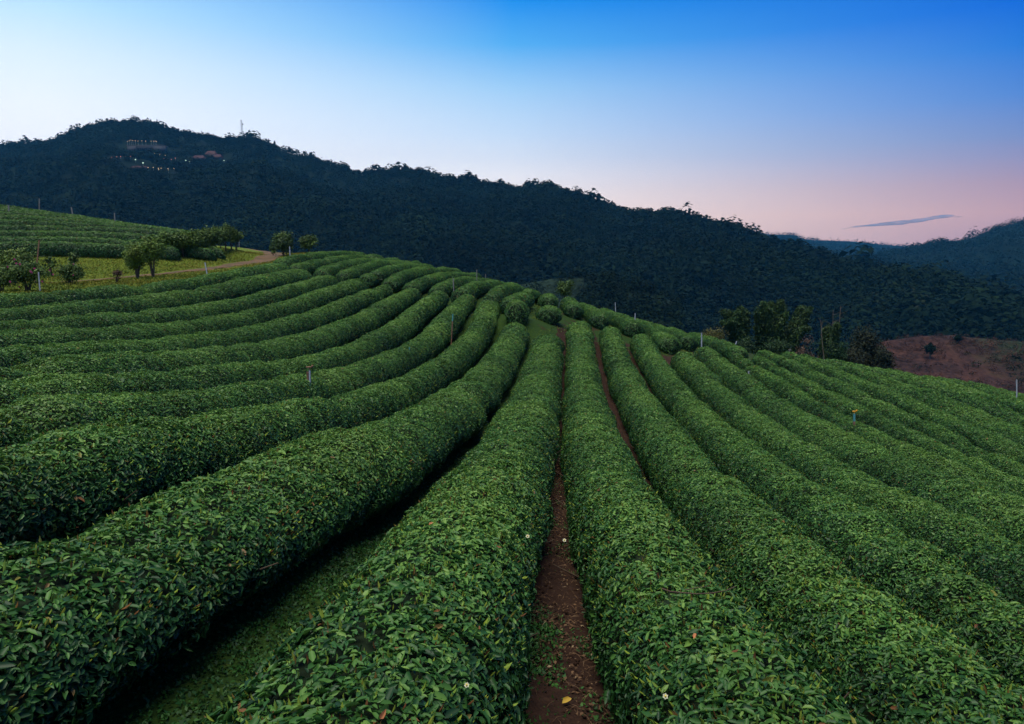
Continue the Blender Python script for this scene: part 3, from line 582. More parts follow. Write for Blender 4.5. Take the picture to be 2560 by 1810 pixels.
RIDGE = [(-500, 372), (0, 362), (67, 357), (134, 351), (167, 334), (223, 312), (279, 301), (368, 304), (424, 323), (479, 334), (524, 340), (580, 348), (641, 343), (669, 359), (725, 373), (769, 387), (836, 407), (914, 432), (981, 424), (1048, 424), (1104, 440), (1171, 452), (1227, 457), (1282, 465), (1338, 463), (1383, 463), (1438, 479), (1505, 507), (1583, 530), (1672, 530), (1739, 541), (1784, 554), (1840, 574), (1918, 596), (2007, 624), (2085, 647), (2174, 674), (2286, 691), (2375, 702), (2453, 725), (2560, 752), (2700, 800)]
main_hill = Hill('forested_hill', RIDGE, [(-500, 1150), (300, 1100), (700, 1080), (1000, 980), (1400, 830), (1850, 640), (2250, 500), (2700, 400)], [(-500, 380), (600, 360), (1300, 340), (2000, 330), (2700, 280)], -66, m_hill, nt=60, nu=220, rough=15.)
# farther ranges on the right
R_RIGHT = [(1500, 720), (2000, 660), (2200, 628), (2303, 609), (2337, 597), (2359, 593), (2408, 591), (2449, 578), (2487, 561), (2560, 543), (2700, 520), (3060, 500)]
right_hill = Hill('forested_hill', R_RIGHT, [(1500, 1500), (3060, 1300)], [(1500, 800), (3060, 700)], -66, m_hill, umin=1500, umax=3060, nu=90, nt=36, lowered=8, prof=1.1)
R_FAR = [(1600, 610), (1842, 573), (1876, 571), (1925, 580), (1977, 580), (2018, 593), (2074, 601), (2142, 602), (2224, 610), (2303, 613), (2400, 620), (2700, 640)]
far_ridge = Hill('far_ridge', R_FAR, [(1600, 2500), (2700, 2600)], [(1600, 1700), (2700, 1700)], -66, m_hill, umin=1600, umax=2700, nu=80, nt=20, lowered=9)
R_FAR2 = [(1780, 605), (1900, 588), (1990, 590), (2040, 596), (2120, 598), (2190, 605), (2260, 611), (2420, 630)]
far_ridge2 = Hill('far_ridge', R_FAR2, [(1780, 3300), (2420, 3300)], [(1780, 2700), (2420, 2700)], -66, m_hill, umin=1780, umax=2420, nu=50, nt=14, lowered=9, rough=3)
R_MID = [(1900, 690), (2060, 637), (2110, 634), (2190, 640), (2260, 655), (2303, 676), (2400, 720), (2600, 760)]
mid_spur = Hill('low_spur', R_MID, [(1900, 1150), (2600, 1050)], [(1900, 820), (2600, 760)], -66, m_hill, umin=1900, umax=2600, nu=60, nt=20, lowered=6, rough=3)
# bare brown hillside and the pale meadow knoll
m, t, b = mat('dry_hillside')
g = N(t, 'ShaderNodeNewGeometry'); n1 = N(t, 'ShaderNodeTexNoise'); n1.inputs['Scale'].default_value = .06; n1.inputs['Detail'].default_value = 8; n1.inputs['Roughness'].default_value = .72
n2 = N(t, 'ShaderNodeTexNoise'); n2.inputs['Scale'].default_value = .9; n2.inputs['Detail'].default_value = 6
for q in (n1, n2): t.links.new(g.outputs['Position'], q.inputs['Vector'])
sp = N(t, 'ShaderNodeSeparateXYZ'); t.links.new(g.outputs['Position'], sp.inputs[0])
dry = mixc(t, .5, ramp(t, n1.outputs[0], [(.36, (.010, .007, .008)), (.5, (.034, .019, .018)), (.62, (.085, .036, .024))]), ramp(t, n2.outputs[0], [(.38, (.010, .007, .008)), (.62, (.055, .028, .024))]))
gmask = math_(t, 'ADD', math_(t, 'MULTIPLY', math_(t, 'SUBTRACT', sp.outputs[0], 150), .035), math_(t, 'MULTIPLY', math_(t, 'SUBTRACT', n1.outputs[0], .5), 3.), clamp=True)
t.links.new(mixc(t, gmask, dry, (.022, .030, .016)), b.inputs['Base Color']); b.inputs['Roughness'].default_value = .95; b.inputs['Specular IOR Level'].default_value = .05
R_DRY = [(2050, 905), (2150, 868), (2230, 850), (2300, 840), (2390, 838), (2420, 843), (2500, 850), (2600, 858), (2800, 880)]
dry_hill = Hill('bare_hillside', R_DRY, [(2050, 235), (2800, 235)], [(2050, 105), (2800, 95)], -58, m, umin=2040, umax=2800, nu=90, nt=50, lowered=0, prof=.9, rough=2.2, back=.7)
m_mead = plain('meadow_grass', (.015, .027, .018), .95, .05, noise=.25, scale=.05)
R_MEAD = [(1180, 745), (1300, 712), (1380, 697), (1450, 691), (1520, 697), (1600, 720), (1700, 760)]
meadow = Hill('meadow_knoll', R_MEAD, [(1180, 300), (1700, 300)], [(1180, 200), (1700, 200)], -60, m_mead, umin=1180, umax=1700, nu=40, nt=24, lowered=0, rough=.6, back=.8)

forest('dry_scrub', dry_hill, 5000, .75, 34, (.35, 1.05), (.0, 1), lambda P, fu, ft: rng.random(len(P)) < .25 + .5 * (wob(P[:, 0], P[:, 1], 9, 1) < 0), .5, 'dry brown scrub tufts over the bare hillside', 'dry_scrub')
forest('dark_scrub', dry_hill, 1500, 1.1, 34, (.3, 1.1), (.3, 1), lambda P, fu, ft: rng.random(len(P)) > np.clip((fu - .52) * 2.2, .03, .8), .5, 'dark green scrub over the right part of the brown hillside')
forest('meadow_tufts', meadow, 3200, .55, 26, (.3, 1.05), (0, .7), None, .55, 'tufts of rough grass on the pale meadow knoll')
CLEAR = np.array([main_hill.hit(u, v) for u, v in ((330, 372), (395, 372), (300, 395), (420, 395), (460, 402), (520, 400), (360, 412), (400, 425), (545, 398))])
def skip_main(P, fu, ft):
    d = np.linalg.norm(P[:, None, :2] - CLEAR[None, :, :2], axis=2).min(1)
    bald = (wob(P[:, 0], P[:, 1], 120, 1) > 1.45) & (rng.random(len(P)) < .3)
    return ((d < 24) & (rng.random(len(P)) < .9)) | bald
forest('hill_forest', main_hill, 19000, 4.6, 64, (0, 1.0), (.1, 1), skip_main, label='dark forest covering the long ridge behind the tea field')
ur = (.1, 1)
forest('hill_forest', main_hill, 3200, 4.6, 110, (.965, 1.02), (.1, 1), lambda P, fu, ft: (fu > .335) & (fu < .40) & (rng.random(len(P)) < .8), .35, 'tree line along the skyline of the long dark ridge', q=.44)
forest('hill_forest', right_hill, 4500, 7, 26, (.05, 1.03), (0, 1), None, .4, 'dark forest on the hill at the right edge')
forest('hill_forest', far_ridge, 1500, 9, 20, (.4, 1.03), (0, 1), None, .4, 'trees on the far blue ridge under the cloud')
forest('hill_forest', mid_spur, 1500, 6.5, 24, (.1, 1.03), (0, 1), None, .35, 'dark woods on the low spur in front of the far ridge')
forest('valley_wood', meadow, 900, 2.6, 70, (.0, 1.1), (.3, 1), lambda P, fu, ft: rng.random(len(P)) > np.clip((fu + .12 * ft - .52) * 5, 0.02, 1), .6, 'pale green wood at the foot of the ridge right of the meadow')
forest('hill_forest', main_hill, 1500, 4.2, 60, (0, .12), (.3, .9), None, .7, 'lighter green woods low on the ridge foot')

# ---------------------------------------------------------------- trees, shrubs and bamboo
def blob_set(c, r, n, spread=.62):
    """n overlapping clump ellipsoids filling a crown of radii r"""
    d = rand_unit(n) * (rng.random(n) ** .4)[:, None] * spread
    C = np.asarray(c) + d * r; rr = np.asarray(r) * rng.uniform(.34, .58, n)[:, None]
    return C, rr
def tree(name, label, base, height, crown_r, cat='tree', group=None, m='bush', K=70, nb=14, leaf=None, tint=.5, trunk_h=.3, trunk_r=None, bark='bark', lean=(0, 0), forks=3, squash=1., crown_zc=None, jit=.5):
    base = np.asarray(base, float); d = np.linalg.norm(base); leaf = leaf or max(.05, .0021 * d)
    root = empty(name, base, label, cat, group); w = crown_r
    ch = height * (1 - trunk_h); c = np.array([lean[0], lean[1], height - ch / 2 if crown_zc is None else crown_zc])
    C, rr = blob_set(c, np.array([w, w, ch / 2 * squash]), nb)
    a = Acc(); crown_cloud(a, C, rr, K, leaf, np.clip(tint + rng.normal(0, .12, nb), 0, 1), jit=jit, low=-.9)
    a.build('crown', M[m], root)
    a = Acc(); tr = trunk_r or height * .028
    for k in range(forks):
        tip = C[rng.integers(nb)]; p0 = np.array([rng.normal(0, tr * .7), rng.normal(0, tr * .7), -.15]); q = np.array([tip[0] * .35, tip[1] * .35, max(.25, tip[2] * .55)])
        tube(a, [p0, q * .5 + p0 * .5 + rng.normal(0, tr * .4, 3), q, tip], [tr * 1.1, tr * .8, tr * .55, tr * .15], 6, .5, 0, False)
    a.build('trunk', M[bark], root); return root
def foot(u, v, d):
    p = at(u, v, d); p[2] = gz1(p[0], p[1]); return p
# twin clipped trees by the track
for (u, v, d, hgt, r, lab) in ((344, 692, 40, 2.35, .86, 'left one of the twin vase shaped trees beside the track'), (383, 692, 40, 2.7, .9, 'right one of the twin vase shaped trees beside the track')):
    tree('small_tree', lab, foot(u, v, d), hgt, r, group='twin trees by the track', m='bush', nb=28, K=260, leaf=.11, tint=.8, trunk_h=.12, trunk_r=.055, forks=6)
ROWT = [(422, 636, 50, 1.9), (457, 637, 50.5, 1.85), (491, 637, 51, 2.0), (508, 634, 52, 2.05), (525, 632, 53, 2.15), (536, 631, 54, 2.1), (550, 629, 55, 2.1), (565, 627, 56, 2.1), (579, 626, 57, 2.0), (590, 624, 58.5, 1.7)]
ORD = ['first', 'second', 'third', 'fourth', 'fifth', 'sixth', 'seventh', 'eighth', 'ninth', 'last']
for (u, v, d, hgt), o_ in zip(ROWT, ORD):
    tree('small_tree', o_ + ' small tree in the line along the grass bank, counted from the twin trees', foot(u, v, d), hgt + .15, .78, group='small trees in a line on the grass bank', m='bush', nb=20, K=140, leaf=.13, tint=.56, trunk_h=.26, trunk_r=.035, forks=3)
tree('round_bush', 'larger round bush at the bend of the dirt track', foot(709, 638, 58), 2.25, 1.15, 'bush', 'round bushes at the bend of the track', nb=24, K=220, leaf=.15, tint=.4, trunk_h=.06, forks=4)
tree('round_bush', 'smaller round bush right of its larger twin at the track bend', foot(773, 630, 60), 1.8, 1.0, 'bush', 'round bushes at the bend of the track', nb=22, K=200, leaf=.15, tint=.45, trunk_h=.06, forks=4)
tree('round_bush', 'low dark bush on the left flank of the larger round bush', foot(682, 628, 60), 1.1, .55, 'bush', 'round bushes at the bend of the track', nb=9, K=80, tint=.3, trunk_h=.06, forks=3)
p = foot(1414, 742, 50.5); tree('round_tree', 'lone round green tree on the crest behind the tea mounds', (p[0], p[1], at(1414, 746, 50.5)[2] - .5), 2.05, .82, nb=20, K=130, tint=.45, trunk_h=.25, trunk_r=.07)
# flowering shrubs beside the grass strip
def flower_bush(label, u, v, d, hgt, r, nf, tint):
    root = tree('flowering_shrub', label, foot(u, v, d), hgt, r, 'shrub', 'flowering shrubs beside the grass strip', nb=24, K=220, leaf=.085, tint=tint, trunk_h=.05, forks=6, m='bush', jit=.7)
    for k in range(nf):
        dd = rand_unit(1)[0]; dd[1] = -abs(dd[1]) - .2; dd = unit(dd); c = np.array([0, 0, hgt * .55]) + dd * [r, r, hgt * .42]
        a = Acc(); n = 6; ang = np.arange(n) * 2 * math.pi / n; dr = np.stack([np.cos(ang), np.full(n, -.35), np.sin(ang)], 1)
        V, Fc, _ = leaf_quads(np.repeat(c[None], n, 0), unit(dr), np.repeat([[0, -1., .2]], n, 0), .055, .8); a.add(V, Fc); a.build('blossom', M['pink'], root)
flower_bush('broad flowering shrub with pink blossoms behind the leaning white stake', 68, 727, 30, 1.5, 1.15, 12, .52)
flower_bush('flowering shrub at the left edge of the view, with pink blossoms', 2, 730, 29, 1.2, .8, 7, .52)
flower_bush('rounded flowering shrub right of the broad one, near the track end', 176, 712, 35, 1.15, .85, 5, .48)
tree('shrub', 'tall light green shrub behind the broad flowering shrub', foot(36, 690, 37), 2.3, 1.35, 'shrub', nb=24, K=220, leaf=.1, tint=.72, trunk_h=.05, forks=5)
tree('shrub', 'wispy shrub beside the tall brown pole', foot(128, 672, 43), 1.4, .55, 'shrub', nb=10, K=60, tint=.5, trunk_h=.1, forks=4, jit=.9)
tree('shrub', 'wispy upright shrub against the lowest terrace hedge', foot(188, 668, 44), 1.6, .5, 'shrub', nb=9, K=60, tint=.5, trunk_h=.1, forks=4, jit=.9)
tree('dry_shrub', 'small dry brown twiggy shrub on the track verge', foot(292, 706, 36), .95, .38, 'shrub', nb=8, K=60, tint=.5, trunk_h=.05, m='brown_twig', forks=6, jit=.9)
# bamboo and trees below the right-hand crest
def bamboo(label, base, culms, K=900):
    base = np.asarray(base, float); root = empty('bamboo_clump', base, label, 'bamboo', 'bamboo clumps below the crest'); fo = Acc()
    for (tx, ty, hgt, bend) in [c for c in culms for _ in (0, 1)]:
        tx += rng.normal(0, .08); hgt *= rng.uniform(.94, 1.03)
        t = np.linspace(0, 1, 12); b0 = rng.normal(0, .35, 2)
        x = b0[0] + tx * t ** 1.8; y = b0[1] + ty * t ** 1.8; z = hgt * (t - bend * t ** 4)
        P = np.stack([x, y, z], 1); a = Acc(); tube(a, P, np.linspace(.06, .012, 12), 6); a.build('culm', M['pale_bark'] if rng.random() < .55 else M['bark'], root)
        n = int(K * hgt / 6); q = rng.beta(2.2, 1.4, n) * .86 + .14; C = np.stack([np.interp(q, t, P[:, i]) for i in range(3)], 1)
        rr = .09 + .28 * np.sin(np.pi * np.clip(q * .93, 0, 1)); off = rand_unit(n) * rng.random(n)[:, None] ** .6 * rr[:, None]; C = C + off - [0, 0, .12]
        m_ = 4; C = np.repeat(C, m_, 0) + rng.normal(0, .10, (n * m_, 3)); dr = unit(rand_unit(n * m_) * [1, 1, .5] + [0, 0, -.75]); L = rng.uniform(.22, .42, n * m_)
        V, Fc, mm = leaf_quads(C, dr, rand_unit(n * m_), L, .32, droop=.2); fo.add(V, Fc, np.clip(rng.normal(.62, .22, n * m_), 0, 1))
    fo.build('foliage', M['bamboo'], root); return root
def low(u, d, v): p = at(u, v, d); return np.array([p[0], p[1], gz1(p[0], p[1])])
DB = 76.
def bam(u, tips, lab):
    b = low(u, DB, 880); cul = []
    for (tu, tv, bend) in tips:
        q = at(tu, tv, DB); cul.append((q[0] - b[0], rng.normal(0, .5), (q[2] - b[2]) / (1 - bend), bend))
    bamboo(lab, b, cul)
bam(1858, [(1812, 765, .22), (1806, 790, .25), (1826, 775, .15), (1842, 757, .18), (1850, 775, .12), (1836, 800, .2)], 'bamboo clump arching to the left, with two drooping plumes')
bam(1912, [(1888, 765, .06), (1900, 752, .06), (1915, 755, .08), (1935, 748, .10), (1950, 748, .12), (1945, 770, .1), (1880, 800, .05), (1925, 790, .05), (1905, 800, .04), (1935, 815, .08)], 'tallest upright bamboo clump in the middle of the group')
bam(1962, [(2018, 758, .20), (2008, 775, .2), (1995, 790, .18), (1985, 800, .12), (2012, 800, .3), (1975, 820, .1)], 'bamboo clump leaning to the right, beside the brown bush')
bam(2072, [(2072, 803, .05), (2078, 812, .1), (2066, 818, .1), (2082, 830, .1)], 'narrow upright bamboo clump between the pale dead trunks')
def up_tree(name, lab, u, v, d, vtop, wpx, **kw):
    b = low(u, d, v); top = at(u, vtop, d)[2]
    return tree(name, lab, b, top - b[2], wpx / 2 / F * d, **kw)
up_tree('dark_tree', 'big dark broad tree at the right end of the bamboo group', 2168, 900, 78, 792, 120, nb=40, K=300, leaf=.22, m='dark_tree', trunk_h=.2, tint=.45, jit=.6, forks=6)
up_tree('dark_tree', 'low spreading dark tree at the right foot of the big dark tree', 2212, 905, 74, 862, 74, nb=20, K=200, leaf=.2, m='dark_tree', trunk_h=.4, tint=.4, jit=.6)
up_tree('yellow_bush', 'yellowish green bush left of the bamboo, behind a white pipe', 1786, 860, 68, 808, 84, cat='bush', nb=16, K=120, m='olive', trunk_h=.4, tint=.55)
up_tree('dry_bush', 'bare brown spreading bush between the bamboo and the dead trunks', 2008, 890, 73, 830, 96, cat='bush', nb=14, K=80, m='brown_twig', trunk_h=.4, tint=.4, forks=8, jit=.9)
up_tree('shrub', 'dark green shrub in front of the narrow bamboo and dead trunks', 2090, 905, 74, 838, 74, cat='shrub', nb=20, K=220, m='bamboo', trunk_h=.3, tint=.6)
up_tree('shrub', 'bright green low shrub at the far right end of the trees', 2254, 925, 66, 909, 36, cat='shrub', nb=9, K=80, m='olive', trunk_h=.55, tint=.9)
up_tree('shrub', 'dark shrub under the arching bamboo plumes', 1868, 895, 72, 838, 90, cat='shrub', nb=20, K=220, m='bamboo', trunk_h=.4, tint=.45)
up_tree('shrub', 'dark shrub at the foot of the tallest bamboo clump', 1940, 900, 72, 835, 90, cat='shrub', nb=20, K=220, m='bamboo', trunk_h=.4, tint=.35)
up_tree('shrub', 'dark shrub under the big dark tree', 2130, 905, 75, 850, 90, cat='shrub', nb=20, K=220, m='dark_tree', trunk_h=.35, tint=.55)
for lab, pts, d, r in (('leaning pale dead trunk left of the narrow bamboo', [(2061, 905), (2056, 860), (2052, 800)], 72, .06), ('straight thin dead trunk just right of the narrow bamboo', [(2080, 880), (2082, 830), (2083, 775)], 79, .05), ('taller bright dead trunk beside the big dark tree', [(2094, 880), (2096, 835), (2102, 765)], 79, .065)):
    P = [at(u, v, d) for u, v in pts]; b = P[0].copy(); b[2] = gz1(b[0], b[1]); P = np.array([b] + P) - b; root = empty('dead_tree', b, lab, 'tree', 'pale dead trunks by the bamboo')
    a = Acc(); tube(a, P, np.linspace(r, r * .45, len(P)), 7)
    for k in range(5):
        q = P[-2] + (P[-1] - P[-2]) * rng.uniform(.3, 1); tube(a, [q, q + [rng.normal(0, .5), rng.normal(0, .4), rng.uniform(.3, .8)]], [r * .3, r * .08], 4)
    a.build('trunk', M['pale_bark'], root)
for u, v, wpx, hpx, lab in ((2330, 897, 36, 42, 'dark tree standing alone on the brown hillside'), (2396, 858, 24, 20, 'small dark tree near the top of the brown hillside')):
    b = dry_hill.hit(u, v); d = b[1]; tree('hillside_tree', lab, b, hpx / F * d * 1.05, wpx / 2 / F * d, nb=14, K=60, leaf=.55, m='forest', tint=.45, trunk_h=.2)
b = dry_hill.hit(2545, 898); tree('hillside_tree', 'thin bare pole like tree on the dark right part of the brown hillside', b, 5.5, .35, nb=5, K=12, leaf=.3, m='brown_twig', tint=.7, trunk_h=.3, trunk_r=.07, bark='pale_bark', forks=2, jit=.9)
# trees standing clear on the skyline
SKY = [(337, 303, 7, 'umbrella shaped tree on the highest hump of the ridge', .9), (445, 340, 12, 'dark pointed tree on the ridge right of the highest hump', .5), (477, 348, 13, 'rounded dark tree on the ridge between hump and mast', .9), (515, 350, 12, 'open crowned tree on the ridge left of the mast', .7), (533, 352, 11, 'dense tree beside the open crowned one on the ridge', .9),
       (762, 388, 9, 'bushy tree on the bald slope right of the mast', .7), (781, 397, 9, 'second bushy tree down the bald slope right of the mast', .6), (795, 402, 5, 'small tree below the two bushy ones on the bald slope', .6), (838, 415, 10, 'slender tree on the ridge before the middle saddle', .35), (848, 419, 11, 'slender pine just right of its twin before the saddle', .35),
       (872, 424, 8, 'small pine in the saddle of the ridge', .4), (912, 433, 20, 'tall bushy tree standing clear in the saddle of the ridge', .65), (1088, 440, 8, 'pointed tree on the second hump of the ridge', .5), (1756, 552, 9, 'spreading tree leaning over the ridge end', 1.0), (1165, 455, 6, 'small tree on the ridge past the second hump', .6), (687, 366, 12, 'drooping bamboo like tree right of the mast', .35), (672, 362, 9, 'curved bare tree next to the mast grove', .3)]
for u, v, hpx, lab, asp in SKY:
    b = main_hill.hit(u, v + 6); fu = (u - main_hill.u[0]) / (main_hill.u[-1] - main_hill.u[0]); b = main_hill.sample(np.array([fu]), np.array([1.0]))[0]; d = b[1]
    hgt = (at(u, v - hpx * .45, d / CP)[2] - b[2]); hgt = max(hgt, hpx / F * d * .8); b[2] -= .5
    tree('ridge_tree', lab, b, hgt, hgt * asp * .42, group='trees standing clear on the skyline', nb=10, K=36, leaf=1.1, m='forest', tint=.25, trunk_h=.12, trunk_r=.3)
# ---------------------------------------------------------------- mast, houses and lamps on the hill
def sky_base(u): 
    fu = (u - main_hill.u[0]) / (main_hill.u[-1] - main_hill.u[0]); return main_hill.sample(np.array([fu]), np.array([.995]))[0]
M['steel'] = plain('mast_steel', (.45, .46, .48), .5, .5, metal=.6)
b = sky_base(606); top = at(606, 317, b[1] / CP)[2] - b[2]; root = empty('radio_mast', b, 'pale lattice radio mast on the ridge with two dishes', 'mast'); a = Acc()
for sx_ in (-1, 1):
    for sy_ in (-1, 1): tube(a, [(sx_ * 1.3, sy_ * 1.3, -1), (sx_ * .7, sy_ * .7, top)], .16, 4)
zz = np.linspace(0, top, 13)
for z0, z1 in zip(zz[:-1], zz[1:]):
    for k, (p_, q_) in enumerate((((-1, -1), (1, -1)), ((1, -1), (1, 1)), ((1, 1), (-1, 1)), ((-1, 1), (-1, -1)))):
        w0, w1 = 1.3 - .6 * z0 / top, 1.3 - .6 * z1 / top; tube(a, [(p_[0] * w0, p_[1] * w0, z0), (q_[0] * w1, q_[1] * w1, z1)], .09, 3)
a.build('lattice', M['steel'], root)
for zf, dx in ((.80, 2.3), (.47, 1.9)):
    a = Acc(); an = np.arange(12) * math.pi / 6; c = np.array([dx, -.8, top * zf])
    V = np.concatenate([[c + [0, .5, 0]], c + np.stack([1.1 * np.cos(an), an * 0, 1.1 * np.sin(an)], 1)]); a.add(V, [(0, i + 1, (i + 1) % 12 + 1) for i in range(12)]); tube(a, [c + [0, .5, 0], (0, 0, top * zf)], .12, 4); a.build('dish', M['steel'], root)
M['hall_wall'] = plain('hall_wall', (.045, .045, .055), .8, .2, noise=.2, scale=.2); M['red_roof'] = plain('red_roof', (.045, .012, .012), .7, .2, noise=.25, scale=.5); M['dark_glass'] = plain('dark_window', (.02, .025, .03), .2, .5)
M['lamp_warm'] = plain('lamp_warm', (1, .8, .5), .4, .2, emit=(1, .62, .28), es=1.1); M['lamp_red'] = plain('lamp_red', (1, .4, .3), .4, .2, emit=(1, .22, .12), es=.6); M['lamp_white'] = plain('lamp_white', (.9, 1, .9), .4, .2, emit=(.72, 1, .72), es=1.6)
b = main_hill.hit(357, 378); root = empty('hilltop_hall', b, 'long pale terrace hall lit along its top below the summit', 'building'); a = Acc()
box(a, (0, 6, 2.5), (46, 10, 9)); box(a, (-17, 1, 2), (11, 6, 8)); box(a, (18, 1, 2), (13, 6, 8)); a.build('wall', M['hall_wall'], root)
a = Acc(); box(a, (0, 5, 7.4), (49, 13, .8), 0, .5, 0, .95); a.build('roof', M['hall_wall'], root)
for k in range(8): a = Acc(); box(a, (-9.5 + 2.7 * k, .95, 3), (1.6, .12, 2.2)); a.build('window', M['dark_glass'], root)
def house(lab, u, v, w, h):
    b = main_hill.hit(u, v); root = empty('red_roofed_house', b, lab, 'house', 'red roofed houses on the hill'); a = Acc(); box(a, (0, 4, h * .25), (w, 8, h)); a.build('wall', M['hall_wall'], root)
    a = Acc(); z = h * .75; V = [(-w * .6, -1, z), (w * .6, -1, z), (w * .6, 9, z), (-w * .6, 9, z), (-w * .42, 4, z + h * .7), (w * .42, 4, z + h * .7)]; a.add(V, [(0, 1, 5, 4), (2, 3, 4, 5)]); a.add(V, [(1, 2, 5), (3, 0, 4)]); a.add(V, [(3, 2, 1, 0)]); a.build('roof', M['red_roof'], root)
    for k in (-1, 0, 1): a = Acc(); box(a, (k * w * .3, -.06, h * .3), (w * .14, .12, h * .3)); a.build('window', M['dark_glass'], root)
house('red roofed house with the lower roof, left of its neighbour on the hill', 490, 402, 13, 5); house('tall red roofed house nearer the mast on the hill', 522, 396, 12, 7); house('wide red roofed house at the right end of the hill village', 538, 399, 9, 5); house('long low red roofed shed at the bottom of the hill village', 334, 424, 14, 3)
def lamps(lab, grp, mt, pts, r, hgt=2.5):
    first = None
    for X, Y in pts:
        p_ = main_hill.hit(240 + X / 4, 280 + Y / 4 + 4)
        if first is None:
            a = Acc(); th = np.linspace(0, math.pi, 6)[:, None]; ph = np.arange(8) * math.pi / 4
            V = np.stack([np.sin(th) * np.cos(ph), np.sin(th) * np.sin(ph), np.cos(th) + 0 * ph], -1).reshape(-1, 3) * r + [0, 0, hgt]
            f = grid_faces(6, 8); f = np.concatenate([f, np.stack([np.arange(5) * 8 + 7, np.arange(5) * 8 + 15, np.arange(5) * 8 + 8, np.arange(5) * 8], 1)]); a.add(V, f, .5, 0); tube(a, [(0, 0, -1), (0, 0, hgt - r)], .08, 4, .5, 1)
            first = o = a.build('hill_lamp', [mt, M['steel']])
        else: o = first.copy(); COL.objects.link(o)
        o.location = p_ + [0, -3, 0]; tag(o, lab, 'lamp', grp)
lamps('small warm lamp shining along the top of the terrace hall', 'lamps on the terrace hall', M['lamp_warm'], [(305, 344), (325, 336), (343, 332), (360, 338), (385, 340), (412, 342), (452, 340), (490, 341), (545, 342), (570, 340), (586, 340), (600, 345)], .32, 8.)
lamps('faint orange lamp on the path left of the terrace hall', 'orange lamps left of the terrace hall', M['lamp_warm'], [(155, 392), (178, 386), (205, 380), (230, 378)], .3)
lamps('faint lamp on the slope just below the terrace hall', 'lamps below the terrace hall', M['lamp_warm'], [(405, 400), (460, 405), (570, 420), (622, 432), (678, 440)], .3)
lamps('reddish lamp in the long row along the hill road', 'red lamps along the hill road', M['lamp_red'], [(135, 466), (150, 466), (185, 460), (225, 455), (277, 457), (325, 455), (375, 458), (420, 460), (465, 465), (540, 466), (582, 472), (660, 474), (690, 476), (737, 482), (780, 470)], .42)
lamps('bright greenish white lamp in the hill village', 'bright white lamps in the hill village', M['lamp_white'], [(372, 488), (445, 522), (652, 518), (885, 490), (920, 500), (1272, 492)], .5)
lamps('orange lamp in the bottom row of the hill village', 'orange lamps at the bottom of the hill village', M['lamp_warm'], [(492, 565), (546, 568), (597, 575), (600, 588), (626, 574), (697, 576), (699, 592), (757, 576)], .36)
# ---------------------------------------------------------------- stakes, pipes and sprinklers
def post(name, lab, top, bot, d, mt, r=.022, cat='stake', group='stakes and pipes among the tea', tip=None, tipfrac=.3, head=None, second=None, extra=.6):
    """a stake seen between two pixels, d metres off, standing on the ground"""
    r = r * (.72 if d > 22 else 1.)
    T = at(*top, d); B = at(*bot, d); dn = unit(B - T); g_ = gz1(B[0], B[1]); base = B + dn * max(.1, (B[2] - g_) / max(.3, -dn[2]) + .1)
    root = empty(name, base, lab, cat, group); P0, P1 = np.zeros(3), T - base; a = Acc()
    if tip: 
        c = P1 + (B - T) * tipfrac; tube(a, [P0, c], r, 8); a.build('pole', M[mt], root); a = Acc(); tube(a, [c, P1], r * 1.04, 8); a.build('pipe_end', M[tip], root)
    else: tube(a, [P0, (P0 + P1) / 2, P1], [r * 1.05, r, r * .95], 8); a.build('pole', M[mt], root)
    if second:
        (tu, tv), (bu, bv), m2, r2 = second; a = Acc(); tube(a, [at(bu, bv, d) - base - [0, 0, .8], at(tu, tv, d) - base], r2, 6); a.build('wooden_stake', M[m2], root)
    if head:
        a = Acc(); tube(a, [P1, P1 + [0, 0, .05]], r * .6, 6); box(a, P1 + [0, 0, .065], (.13, .03, .03), .2); box(a, P1 + [.06, 0, .085], (.03, .025, .05)); a.build('sprinkler_head', M[head], root)
    return root
post('sprinkler_stake', 'white pipe with teal foot tied to a thick brown stake, nearest of the left stakes', (774, 926), (775, 974), 13.7, 'teal_pipe', .018, tip='white_pipe', tipfrac=.62, second=((769, 930), (769, 962), 'brown_stake', .026), head='brown_stake')
post('sprinkler_stake', 'thin white pipe with teal top in the hedge, right of the brown stake', (1024, 868), (1022, 899), 22.3, 'white_pipe', .022, tip='teal_pipe', tipfrac=.35)
post('sprinkler_stake', 'brown stake with bright teal top, farthest in the curving hedge', (1132, 785), (1130, 825), 28.6, 'brown_stake', .032, tip='teal_pipe', tipfrac=.45)
post('post', 'grey post at the end of the long hedge before the cross path', (1133, 697), (1135, 738), 41.5, 'grey_post', .05)
post('post', 'tall thin grey post on the skyline of the short hedges', (1192, 674), (1192, 702), 47.5, 'grey_post', .045)
post('post', 'faint short post just right of the tall thin skyline post', (1214, 685), (1214, 698), 50, 'grey_post', .04)
post('pipe', 'thin white pipe against the valley wood right of the lone tree', (1538, 756), (1539, 776), 48, 'white_pipe', .04)
post('pipe', 'white pipe between two short hedges right of the lone tree', (1588, 783), (1587, 806), 41, 'white_pipe', .045)
post('pipe', 'stout white pipe on the crest in front of the yellowish bush', (1754, 832), (1754, 857), 38, 'white_pipe', .055)
post('pipe', 'short tilted pipe on the crest below the bamboo', (1842, 853), (1838, 864), 40, 'white_pipe', .05)
post('pipe', 'small pipe with a crosspiece on the crest below the bamboo', (1974, 878), (1974, 890), 36, 'grey_post', .05, head='grey_post')
post('pipe', 'short white pipe stub sticking out of a hedge on the right slope', (1872, 927), (1871, 941), 29, 'white_pipe', .045, second=((1874, 934), (1875, 946), 'brown_stake', .03))
post('sprinkler_stake', 'brown stake with pale teal pipe and orange sprinkler head on the right', (2136, 1034), (2135, 1088), 19.4, 'brown_stake', .03, tip='teal_pipe', tipfrac=.36, head='orange')
